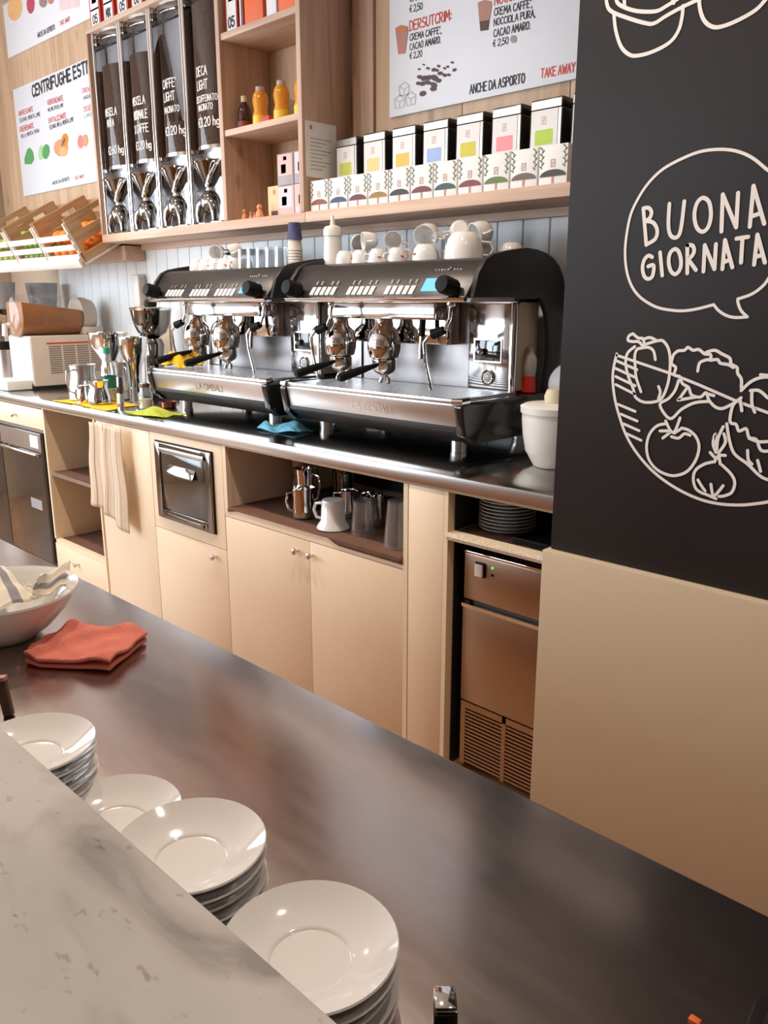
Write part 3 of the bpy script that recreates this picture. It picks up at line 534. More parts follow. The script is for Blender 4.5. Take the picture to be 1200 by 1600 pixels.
B(-3.1495, -2.6565, YW-.0125, YW-.0005, ST, 3.2).build('back_panel', 'pine_wall', shelf)
B(-2.6255, PX-.001, 2.355, YW-.026, ST+.0005, 1.795).build('riser', 'pine_x', shelf)
lf = B(-2.629, -2.6265, 2.262, 2.425, 1.87, 2.075).build('leaflet_sheet', 'white_card', None); tag(lf, 'white printed sheet pinned to the side of the pine upright', 'leaflet')
mb = MB()
for k in range(9): mb.box(-2.6262, -2.6260, 2.285, 2.285+.06+.05*((k*7) % 3)/2, 1.90+k*.014, 1.903+k*.014)
mb.build('fine_print', 'print_grey', lf, smooth=0); B(-2.6262, -2.6259, 2.285, 2.295, 2.045, 2.06).build('emblem', 'print_red', lf, smooth=0)

# ---------------------------------------------------------------- coffee bean dispensers
def dispenser(i, x0, w, beans_top, lines, slope=False):
    names = ['leftmost chrome coffee bean dispenser, next to the fruit crates', 'second chrome coffee bean dispenser from the left, full of beans', 'third chrome coffee bean dispenser, its glass tube half empty', 'rightmost chrome coffee bean dispenser, beside the pine pigeonholes']
    t = thing('coffee_dispenser', names[i], 'dispenser', (x0, SY, ST+.001), group='coffee bean dispensers on the wall shelf')
    HH = .962; cx = w/2; bz = .325; TC = .085; KY = .62
    B(.004, w-.004, .20, .225, 0, HH).build('back_plate', 'mirror_steel', t)
    B(.004, w-.004, .03, .20, 0, .008).build('base_plate', 'mirror_steel', t)
    for sx in (.010, w-.010): MB().prism([(sx+.0085*cos(a*pi/6), .022+.0085*sin(a*pi/6)) for a in range(12)], 0, HH, 'z').box(sx-.005, sx+.005, .03, .199, 0, HH).build('side_rail', 'chrome', t)
    MB().prism([(.095, .009), (.100, .009), (.100, .315), (.075, .315), (.095, .20)], .0165, w-.0165, 'x').build('front_plate', 'plate_steel', t)
    R = w/2-.0195
    def half(r, n=40): return [(cx+r*cos(pi+pi*k/n), TC+r*KY*sin(pi+pi*k/n)) for k in range(n+1)]
    ps = half(R); mb = MB(); k = len(ps); mb.add([(p[0], p[1], bz) for p in ps]+[(p[0], p[1], HH-.045) for p in ps], [(j, j+1, k+j+1, k+j) for j in range(k-1)]); mb.build('tube', 'tube_clear', t, smooth=80)
    ps = half(R-.005)
    if slope:   # beans slumped against the left
        top = [beans_top+(HH-.07-beans_top)*max(0, 1-(p[0]-cx+R)/(.75*R)) for p in ps]
        mbb = MB(); k = len(ps); vs = [(p[0], p[1], bz+.004) for p in ps]+[(p[0], p[1], zt) for p, zt in zip(ps, top)]+[(cx, TC, beans_top)]
        mbb.add(vs, [(j, j+1, k+j+1, k+j) for j in range(k-1)]+[tuple(range(k-1, -1, -1))]+[(k+j, k+j+1, 2*k) for j in range(k-1)])
    else: mbb = MB().prism(ps, bz+.004, beans_top, 'z')
    B(.022, w-.022, TC+.003, TC+.008, bz, HH-.05).build('tube_back', 'grey_hopper', t)
    mbb.build('beans', 'coffee_beans', t, smooth=80, kind='stuff')
    MB().prism(half(R+.002), bz-.012, bz+.003, 'z').build('tube_base', 'chrome', t)
    MB().prism(half(R+.002), HH-.045, HH-.004, 'z').build('lid', 'dark_chrome', t, bevel=.003)
    MB().prism(half(R+.004), HH-.012, HH+.0, 'z').build('lid_rim', 'chrome', t)
    # funnel, neck, valve body and twin spouts
    MB().lathe([(.074, .250), (.078, .258), (.076, .266), (.060, .228), (.028, .172), (.015, .155)][::-1], 24, (cx, .035, 0), cap0=False).build('funnel', 'dark_chrome', t)
    MB().tube([(cx+.076, .03, .262), (cx+.088, .005, .240), (cx+.066, -.012, .195), (cx+.022, .0, .155)], .009, 8).build('lever_rod', 'chrome', t)
    MB().lathe([(.014, .160), (.022, .152), (.024, .138), (.018, .128)][::-1], 18, (cx, .035, 0)).build('neck', 'chrome', t)
    MB().sphere((cx, .03, .092), .052, 20, 12, (1, .85, 1)).build('valve', 'dark_chrome', t)
    for sx in (-1, 1): MB().tube([(cx+sx*.018, .02, .10), (cx+sx*.050, .014, .076), (cx+sx*.064, .010, .036), (cx+sx*.060, .010, .006)], [.026, .027, .021, .016], 14).build('spout', 'dark_chrome', t)
    for txt, dx, z, h, wd in lines:
        mb = lettering_w(MB(), txt, .092+(dx-.045)*.8, z, h, 0, wd*.88, .85)   # print wrapped onto the curved tube
        mb.v = [(p[0], TC-KY*math.sqrt(max(1e-6, (R+.0015)**2-(p[0]-cx)**2))+p[1]-.0004, p[2]) for p in mb.v]
        mb.build('price_lettering', 'chalk_white', t, smooth=0)
wd = (4.280-3.181)/4
specs = [(.80, [('MISCELA', .045, .565, .034, .12), ('MOKA', .065, .515, .032, .075), ('€2.60 hg', .05, .385, .036, .14)], 0), (.80, [('MISCELA', .045, .575, .034, .12), ('NORMALE', .055, .512, .036, .12), ('X CAFFE', .05, .450, .036, .125), ('€3.20 hg', .055, .375, .036, .13)], 0),
         (.46, [('CAFFE\'', .055, .605, .036, .11), ('LIGHT', .06, .550, .036, .095), ('MACINATO', .058, .500, .026, .12), ('€3.20 hg', .055, .405, .036, .15)], 1), (.90, [('DECA', .06, .610, .036, .085), ('LIGHT', .06, .555, .036, .085), ('DECAFFEINATO', .045, .505, .025, .15), ('MACINATO', .06, .470, .025, .11), ('€3.20 hg', .055, .405, .036, .145)], 0)]
for i, (bt, ln, sl) in enumerate(specs):
    dispenser(i, -4.280+i*wd, wd, bt, ln, bool(sl))

# ---------------------------------------------------------------- cartons
def carton(name, label, cat, x0, x1, y0, y1, z0, z1, mat, group=None, art=None, lid=None):
    o = B(x0, x1, y0, y1, z0, z1).build(name, mat, None, bevel=.0012); tag(o, label, cat, group)
    for nm, a, b, c, d, m in (art or []):
        B(x0+a*(x1-x0), x0+b*(x1-x0), y0-.0012, y0-.0002, z0+c*(z1-z0), z0+d*(z1-z0)).build(nm, m, o, smooth=0)
    return o
for i in range(5):
    x0 = -4.285+i*.135
    o = carton('coffee_packet', '%s red and white coffee packet above the bean dispensers' % ['leftmost', 'second', 'third', 'fourth', 'fifth'][i], 'packet', x0, x0+.105, 2.275, 2.35, 2.7265, 2.98, 'red_print', 'coffee packets above the dispensers',
               [('front_label', .12, .88, .02, .99, 'white_card'), ('picture', .3, .72, .42, .62, 'print_red'), ('stripe', .12, .88, .30, .33, 'latte')])
    mb = MB(); lettering_w(mb, ['05', 'MIX', '05', '06', '05'][i], x0+.03, 2.745, .036, 2.2735, .045, 1.3); mb.build('lettering', 'print_black', o, smooth=0)
zz = 2.4785
o = carton('coffee_packet', 'red edged white packet marked 05 on the top pigeonhole shelf', 'packet', -3.135, -3.055, 2.275, 2.36, zz, zz+.25, 'red_print', None, [('front_label', .12, .92, .02, .99, 'white_card'), ('picture', .3, .8, .45, .7, 'print_red')])
mb = MB(); lettering_w(mb, '05', -3.115, zz+.018, .036, 2.2735, .04, 1.4); mb.build('lettering', 'print_black', o, smooth=0)
carton('coffee_packet', 'narrow brown and white packet between packet 05 and the orange box', 'packet', -3.045, -3.020, 2.28, 2.37, zz, zz+.25, 'a_brick', None, [('front_label', .1, .45, .0, .99, 'white_card')])
carton('orange_box', 'bright orange box with white top beside packet 05', 'box', -3.005, -2.885, 2.275, 2.37, zz, zz+.21, 'orange_print', None, [('print_panel', .05, .95, .60, .98, 'white_card'), ('emblem', .3, .7, .7, .9, 'print_red')])
carton('coffee_packet', 'white packet with red print between the two orange boxes', 'packet', -2.875, -2.800, 2.285, 2.36, zz, zz+.24, 'white_card', None, [('picture', .2, .8, .3, .6, 'fl_pink'), ('edge_band', .86, .98, .0, 1, 'a_brick')])
carton('orange_box', 'bright orange box against the right upright of the top pigeonhole', 'box', -2.785, -2.672, 2.275, 2.37, zz, zz+.20, 'orange_print', None, [('print_panel', .05, .95, .62, .98, 'white_card')])
# bottles in the middle pigeonhole
def bottle(name, label, x, y, z, prof, mat, capmat, captop, group=None, band=None):
    t = thing(name, label, 'bottle', (x, y, z), group=group); MB().lathe(prof, 22).build('glass', mat, t)
    r, z0 = prof[-1]; MB().lathe([(r+.002, z0-.012), (r+.002, captop), (r, captop+.002)], 18).build('cap', capmat, t)
    if band: MB().lathe([(b[0]+.0008, b[1]) for b in band[0]], 22, cap0=False, cap1=False).build('paper_band', band[1], t)
    return t
z2 = 2.1045
bottle('syrup_bottle', 'small dark red bottle with gold cap in the middle pigeonhole', -3.098, 2.325, z2, [(.028, 0), (.030, .006), (.030, .075), (.024, .092), (.012, .108), (.011, .125)], 'dark_syrup', 'straw', .136, None, ([(.030, .012), (.030, .035)], 'a_brick'))
jp = [(.030, 0), (.033, .005), (.033, .045), (.028, .065), (.034, .100), (.030, .125), (.018, .140), (.017, .148)]
jb = bottle('juice_bottle', 'left one of the orange juice bottles, beside the dark bottle', -2.985, 2.325, z2, jp, 'juice', 'jar_grey', .153, 'juice bottles', ([(.033, .006), (.033, .042)], 'yellow_print'))
for nm, xx in (('middle orange juice bottle in the pigeonhole', -2.845), ('right orange juice bottle, half hidden by the pine upright', -2.715)):
    c = dup(jb); c.location = (xx, 2.325, z2); c['label'] = nm
for nm, xx, m in (('white carton behind the juice bottles', -2.93, 'white_card'), ('pale carton behind the right juice bottles', -2.78, 'porcelain_gray')):
    carton('small_carton', nm, 'carton', xx, xx+.05, 2.39, 2.44, z2, z2+.105, m)
carton('small_packet', 'low red packet lying between two juice bottles', 'packet', -2.945, -2.895, 2.295, 2.34, z2, z2+.03, 'red_print')
# lower pigeonhole
z3 = ST+.0008
carton('gift_box', 'straw coloured box with a dark animal print in the lower pigeonhole', 'box', -3.0, -2.912, 2.36, 2.43, z3, z3+.135, 'straw', None, [('print', .25, .75, .06, .25, 'cocoa'), ('emblem', .42, .58, .75, .88, 'latte')])
for q, (xa, za, m, ml, nm) in enumerate(((-2.905, 0, 'fl_pink', 'fl_lilac', 'lower left floral box of the four stacked in the pigeonhole'), (-2.795, 0, 'fl_lilac', 'fl_pink', 'lower right floral box of the four stacked in the pigeonhole'), (-2.905, .127, 'fl_grey', 'fl_pink', 'upper left floral box of the four stacked in the pigeonhole'), (-2.795, .127, 'fl_grey', 'fl_lilac', 'upper right floral box of the four stacked in the pigeonhole'))):
    carton('floral_box', nm, 'box', xa, xa+.105, 2.34, 2.43, z3+za, z3+za+.125, m, 'floral boxes', [('floral_print', .06, .94, .30, .96, ml), ('motif', .25, .55, .38, .66, 'peel'), ('emblem', .4, .6, .78, .9, 'blush')])
for q, (xa, s, m) in enumerate(((-3.09, 1, 'toy'), (-3.045, .7, 'latte'), (-2.985, 1.25, 'peel'), (-3.02, .6, 'toy'))):
    t = thing('small_figurine', ['reddish brown toy figurine nearest the left upright', 'smaller brown toy figurine second from the left upright', 'tall pink toy figurine before the straw coloured box', 'tiny brown toy figurine between the brown and pink ones'][q], 'figurine', (xa, 2.30, z3), group='small figurines')
    MB().lathe([(.012*s, 0), (.016*s, .006*s), (.011*s, .022*s), (.006*s, .03*s)], 12).build('body', m, t); MB().sphere((0, 0, .037*s), .010*s, 10, 7).build('head', m, t)

# ---------------------------------------------------------------- tea tins and tea boxes
cols = ['t_lime', 't_peach', 't_orange', 't_blue', 't_olive', 't_pink', 't_green', 't_peach']
cn = ['lime', 'peach', 'orange', 'pale blue', 'olive yellow', 'pink', 'bright green', 'sand']
for i in range(8):
    x0 = -2.595+i*.1548-.002; wdt = .122; y0 = 2.395; d = .10; hh = .222
    t = thing('tea_tin', 'square black and steel tea tin with %s label patch on the right shelf' % cn[i], 'tin', (x0, y0, 1.7955), group='tea tins on the right shelf')
    B(0, wdt, 0, d, 0, hh-.032).build('body', 'tin_black', t, bevel=.004); B(0, wdt, 0, d, hh-.0315, hh).build('lid', 'tin_black', t, bevel=.006)
    B(.005, wdt-.005, -.0012, -.0002, hh-.030, hh-.006).build('lid_front', 'tin_steel', t, smooth=0)
    lab = B(.006, wdt-.016, -.0016, -.0004, .004, hh-.034).build('paper_label', 'white_card', t, smooth=0)
    B(wdt-.014, wdt-.004, -.0014, -.0003, .004, hh-.034).build('steel_edge', 'tin_steel', t, smooth=0)
    MB().prism([(.028+.006*cos(a)+(.056 if cos(a) > 0 else 0), .090+.006*sin(a)+(.034 if sin(a) > 0 else 0)) for a in [pi/8+k*pi/4 for k in range(8)]], -.0022, -.0017, 'y').build('colour_patch', cols[i], lab, smooth=0)
    MB().prism([(.056+.024*cos(a), .058+.022*sin(a)) for a in [pi*k/8 for k in range(9)]], -.0022, -.0017, 'y').build('arc_print', 'orange_print', lab, smooth=0)
    mb = MB(); q = [(.047, .146), (.062, .146), (.062, .167), (.047, .167), (.047, .146)]; mb.ribbon([q], .0018, -.0019); mb.ribbon([[(.053, .152), (.056, .162)]], .003, -.0020); mb.build('emblem', 'latte', lab, smooth=0)
arcs = ['a_rust', 'a_navy', 'a_wine', 'a_ochre', 'a_black', 'a_maroon', 'a_teal', 'a_brick', 'a_moss', 'a_taupe', 'a_ebony']
an = ['rust', 'navy blue', 'dark wine', 'ochre', 'black', 'maroon', 'dark teal', 'brick red', 'moss green', 'taupe', 'ebony brown']
rnd = random.Random(3)
for i in range(11):
    x0 = -2.615+i*.1072 + (.0 if i else -.004); wdt = .100; hh = .114; y0 = 2.275
    t = thing('tea_box', 'small white tea box with %s arched window and leaf print' % an[i], 'tea box', (x0, y0, ST+.0008), group='small tea boxes along the shelf edge')
    body = B(0, wdt, 0, .06, 0, hh).build('carton', 'white_card', t, bevel=.001)
    R = .052; zc = -.004
    MB().prism([(wdt/2+.047*cos(pi*k/12), .024+.020*sin(pi*k/12)) for k in range(13)], -.0013, -.0002, 'y').build('arched_window', arcs[i], t, smooth=0)
    B(wdt/2-.004, wdt/2+.004, -.0012, -.0002, .004, .024).build('window_stem', 'latte', t, smooth=0)
    MB().ribbon([[(.042, .052), (.056, .052), (.056, .072), (.042, .072), (.042, .052)], [(.047, .057), (.051, .067)]], .0022, -.0012).build('emblem', 'latte', t, smooth=0)
    for side in (.009, wdt-.009):
        mb = MB(); mb.ribbon([[(side, .048), (side, .108)]], .0012, -.0011)
        for k in range(7):
            z = .050+k*.009; s = 1 if (k % 2) else -1; mb.ribbon([[(side, z), (side+s*.0065, z+.006)]], .0034, -.0013-k*.00002)
        mb.build('leaf_print', 'leaf_green', t, smooth=0)

# ---------------------------------------------------------------- posters
def poster(name, label, x0, x1, z0, z1):
    t = thing(name, label, 'poster'); y1 = YW-.0125; B(x0, x1, y1-.012, y1, z0, z1).build('sheet', 'poster_white', t, bevel=.0008); return t, y1-.0125
t, y = poster('menu_poster', 'white iced coffee menu poster with red headings above the tea tins', -2.402, -1.42, 2.085, 3.05)
def L(parent, mat, items, y, wt=.95):
    for txt, p0, p1, pt in items: lettering(MB(), txt, p0, p1, pt, y, 1.35 if 'CENTRI' in txt else wt).build('lettering', mat, parent, smooth=0)
Zs = 3.5294
def zp(a, b, ox=580, oy=0, s=Zs): return (ox+a/s, oy+b/s)
L(t, 'print_red', [('DERSUTCRIM:', zp(212, 170), zp(440, 108), zp(212, 118)), ('NOCCIOLA:', zp(680, 28), zp(880, -25), zp(680, -22)), ('TAKE AWAY', zp(935, 430), zp(1122, 395), zp(935, 382))], y)
L(t, 'print_black', [('CREMA CAFFE\',', zp(213, 225), zp(385, 182), zp(213, 190)), ('CACAO AMARO.', zp(213, 278), zp(382, 235), zp(213, 243)), ('€ 2,20', zp(213, 325), zp(280, 310), zp(213, 292)), ('€ 2,50', zp(213, 68), zp(282, 50), zp(213, 32)), ('CAFFE', zp(213, 10), zp(300, -10), zp(213, -25)),
   ('CREMA CAFFE\',', zp(678, 88), zp(886, 38), zp(678, 48)), ('NOCCIOLA PURA,', zp(676, 143), zp(903, 92), zp(676, 105)), ('CACAO AMARO.', zp(675, 205), zp(876, 158), zp(675, 165)), ('€ 2,50', zp(672, 258), zp(755, 240), zp(672, 222)), ('ANCHE DA ASPORTO', zp(543, 518), zp(845, 455), zp(543, 470))], y)
def P2(a, b, **k): q = ony(*zp(a, b, **k), y); return (q.x, q.z)
def blob(parent, name, mat, pts, dy=0, **k):
    MB().prism([P2(a, b, **k) for a, b in pts], y-.0012-dy, y-.0004-dy, 'y').build(name, mat, parent, smooth=0)
blob(t, 'cup_picture', 'latte', [(133, 155), (165, 138), (200, 145), (205, 165), (188, 295), (150, 300)]); blob(t, 'cup_rim', 'toy', [(138, 158), (165, 145), (198, 150), (196, 172), (140, 180)], .001)
blob(t, 'cup_picture', 'latte', [(588, 15), (625, 0), (662, 8), (665, 30), (645, 165), (602, 172)]); blob(t, 'cup_fill', 'cocoa', [(600, 120), (650, 110), (645, 165), (605, 172)], .001)
rb = random.Random(5)
def ell(a, b, r1, r2, ang): return [(a+r1*cos(q*pi/5)*cos(ang)-r2*sin(q*pi/5)*sin(ang), b+r1*cos(q*pi/5)*sin(ang)+r2*sin(q*pi/5)*cos(ang)) for q in range(10)]
for a, b, r in [(265, 382, 7), (290, 357, 6), (313, 377, 9), (345, 385, 12), (372, 365, 9), (405, 377, 8), (422, 368, 8), (447, 345, 8), (459, 386, 11), (380, 405, 13), (405, 415, 12), (428, 413, 10), (268, 425, 14), (292, 432, 17), (318, 428, 17), (350, 430, 20), (372, 445, 14), (262, 460, 13), (285, 462, 15), (312, 455, 15), (345, 468, 18), (343, 490, 17), (285, 516, 18), (362, 388, 10)]:
    blob(t, 'bean_picture', 'cocoa', ell(a, b, r*1.1, r*.8, rb.uniform(-.6, .6)), rb.uniform(0, .001))
for a, b in ((180, 495), (155, 565), (217, 548)):
    mb = MB(); q = [(a-27, b-18), (a+5, b-42), (a+30, b-22), (a+24, b+25), (a-22, b+35), (a-27, b-18)]; mb.ribbon([[P2(*p) for p in q], [P2(a-27, b-18), P2(a+2, b-2), P2(a+30, b-22)], [P2(a+2, b-2), P2(a+0, b+30)]], .004, y-.0006); mb.build('ice_cube_drawing', 'ice', t, smooth=0)
blob(t, 'round_stamp', 'print_grey', ell(785, 216, 18, 22, 0))
t, y = poster('juice_poster', 'white summer juice poster with fruit pictures beside the dispensers', -5.81, -4.45, 2.075, 2.727)
Zl = dict(ox=0, oy=0, s=6.6667)
def zl(a, b): return (a/6.6667, b/6.6667)
L(t, 'print_black', [('CENTRIFUGHE ESTIVE', zl(340, 1010), zl(1000, 720), zl(340, 895)), ('SEDANO, MENTA, LIME', zl(205, 1275), zl(420, 1205), zl(203, 1238)), ('MELA, MENTA, PERA', zl(220, 1440), zl(410, 1375), zl(218, 1405)), ('MELONE, PESCA, LIME', zl(500, 1165), zl(660, 1110), zl(498, 1130)), ('SEDANO, MELA, MENTA, LIME', zl(515, 1350), zl(768, 1260), zl(513, 1310)), ('ANGURIA, LIME', zl(868, 1040), zl(1040, 985), zl(866, 1005)), ('LIMONE', zl(880, 1230), zl(1000, 1190), zl(878, 1195)),
   ('ANCHE DA ASPORTO', (82, 289), (108.5, 281.5), (81.8, 284))], y)
L(t, 'print_red', [('RINFRESCANTE', zl(195, 1210), zl(345, 1155), zl(192, 1165)), ('RIGENERANTE', zl(210, 1375), zl(352, 1330), zl(208, 1325)), ('ABBRONZANTE', zl(495, 1095), zl(660, 1045), zl(490, 1045)), ('RIVITALIZZANTE', zl(508, 1285), zl(690, 1225), zl(505, 1235)), ('DRENANTE', zl(860, 970), zl(1010, 925), zl(858, 925)), ('DISSETANTE', zl(875, 1165), zl(1040, 1115), zl(873, 1115)), ('TAKE AWAY', (116, 281.5), (131.5, 277), (115.8, 276.5))], y)
Zq = dict(ox=0, oy=0, s=3.3333)
for nm, m, pts, dy in [('mint_picture', 'mint', [(130, 855), (128, 825), (142, 780), (155, 768), (172, 790), (178, 830), (165, 855)], 0), ('lime_picture', 'limep', ell(213, 795, 13, 40, .05), 0), ('lime_picture', 'mint', ell(240, 790, 19, 40, .1), .0004), ('peach_picture', 'peel', ell(318, 770, 38, 46, 0), 0), ('peach_picture', 'orange_fruit', ell(338, 730, 18, 36, .1), .0004), ('peach_leaf', 'leaf_green', ell(332, 740, 6, 26, .4), .0008), ('peach_picture', 'apricot', ell(330, 790, 22, 26, 0), .0006), ('grapefruit_picture', 'rose', ell(420, 738, 16, 36, 0), 0), ('grapefruit_picture', 'peel', ell(445, 732, 15, 34, 0), .0004)]:
    blob(t, nm, m, pts, dy, **Zq)
t, y = poster('smoothie_poster', 'white poster with blurred fruit pictures above the juice poster', -5.83, -4.45, 2.917, 3.22)
L(t, 'print_black', [('ANCHE DA ASPORTO', zl(392, 395), zl(572, 305), zl(390, 345))], y); L(t, 'print_red', [('TAKE AWAY', zl(622, 270), zl(730, 215), zl(620, 225))], y)
for nm, m, pts, dy in [('melon_picture', 'apricot', ell(155, 90, 75, 130, .1), 0), ('berry_picture', 'berry', ell(320, 40, 42, 105, 0), 0), ('fig_picture', 'figp', ell(450, 20, 42, 60, 0), 0), ('fig_picture', 'latte', ell(530, 5, 30, 40, 0), 0), ('peach_picture', 'blush', [(620, -30), (825, -60), (825, 70), (625, 110)], 0)]:
    blob(t, nm, m, pts, dy, **Zl)

# ---------------------------------------------------------------- fruit crates
CA = radians(29); CW, CDp, CH = .385, .385, .235
def crate(i, x1, label):
    t = thing('fruit_crate', label, 'crate', (x1-CW, 2.158, 1.592), (CA, 0, 0), 'tilted fruit crates')
    B(.006, CW-.006, .006, CDp-.006, .0, .008).build('bottom', 'crate_wood', t)
    B(0, CW, -.006, .006, 0, .050).build('front_board', 'crate_pale_lit', t, bevel=.001)
    for z in (.075, .130): B(0, CW, -.006, .004, z, z+.030).build('front_slat', 'crate_pale_lit', t, bevel=.001)
    for x in (.0, CW-.016): B(x, x+.016, .0045, .018, .0505, CH-.02).build('corner_post', 'crate_pale_lit', t)
    for x in (.0, CW-.010):
        B(x, x+.010, .019, CDp, 0, .042).build('end_slat', 'crate_wood', t); B(x, x+.010, .019, CDp, .092, .128).build('end_slat', 'crate_wood', t)
        MB().box(x, x+.010, .019, .10, .1285, CH).box(x, x+.010, CDp-.08, CDp, .1285, CH).box(x, x+.010, .10, CDp-.08, CH-.028, CH).box(x, x+.010, .10, CDp-.08, .1285, .152).build('handle_end', 'crate_wood', t)
        B(x+.001, x+.009, CDp-.02, CDp-.001, .0425, .0915).build('end_spacer', 'crate_wood', t); B(x+.001, x+.009, .02, .04, .0425, .0915).build('end_spacer', 'crate_wood', t)
    for z in (.03, .10, .17): B(0, CW, CDp+.0005, CDp+.008, z, z+.035).build('back_slat', 'crate_wood', t)
    return t
rf = random.Random(11); RX = Matrix.Rotation(CA, 4, 'X')
for i, (x1, lb, fm, fn, r) in enumerate(((-4.345, 'right wooden crate of oranges, beside the coffee dispensers', 'orange_fruit', 'orange', .037), (-4.745, 'middle wooden crate holding limes', 'lime_fruit', 'lime', .030), (-5.145, 'left wooden crate of green apples, half out of the picture', 'apple_fruit', 'apple', .036))):
    crate(i, x1, lb); Mx = Matrix.Translation((x1-CW, 2.158, 1.592)) @ RX
    base = None; nx = int((CW-.04)//(2*r+.002)); k = 0
    for lay in range(2):
        for jx in range(nx):
            for jy in range(2 if lay else 3):
                p = Mx @ Vector((.022+r+jx*(CW-.044-2*r)/(nx-1)*1.0, .022+r+(jy+.4*lay)*2.02*r*1.2, .0085+r+lay*1.9*r))
                if base is None:
                    base = MB().sphere((0, 0, 0), r, 16, 10, (1, 1, .95)).build(fn, fm); ob = base
                else: ob = base.copy(); COL.objects.link(ob)
                ob.location = p; ob.rotation_euler = (rf.uniform(0, 1), rf.uniform(0, 1), rf.uniform(0, 3))
                tag(ob, {'orange': 'round orange fruit in the right wooden crate', 'lime': 'dark green lime in the middle wooden crate', 'apple': 'yellowish green apple in the left wooden crate'}[fn], 'fruit', {'orange': 'oranges in the right crate', 'lime': 'limes in the middle crate', 'apple': 'apples in the left crate'}[fn]); k += 1
cs = thing('crate_rack', 'pale sloping wall rack carrying the fruit crates', 'rack', (-5.545, 2.158, 1.592), (CA, 0, 0))
B(0, 1.20, .0, CDp+.01, -.016, -.002).build('board', 'crate_pale_lit', cs, bevel=.001); B(0, 1.20, -.022, -.008, -.018, .030).build('front_lip', 'crate_pale_lit', cs, bevel=.001)

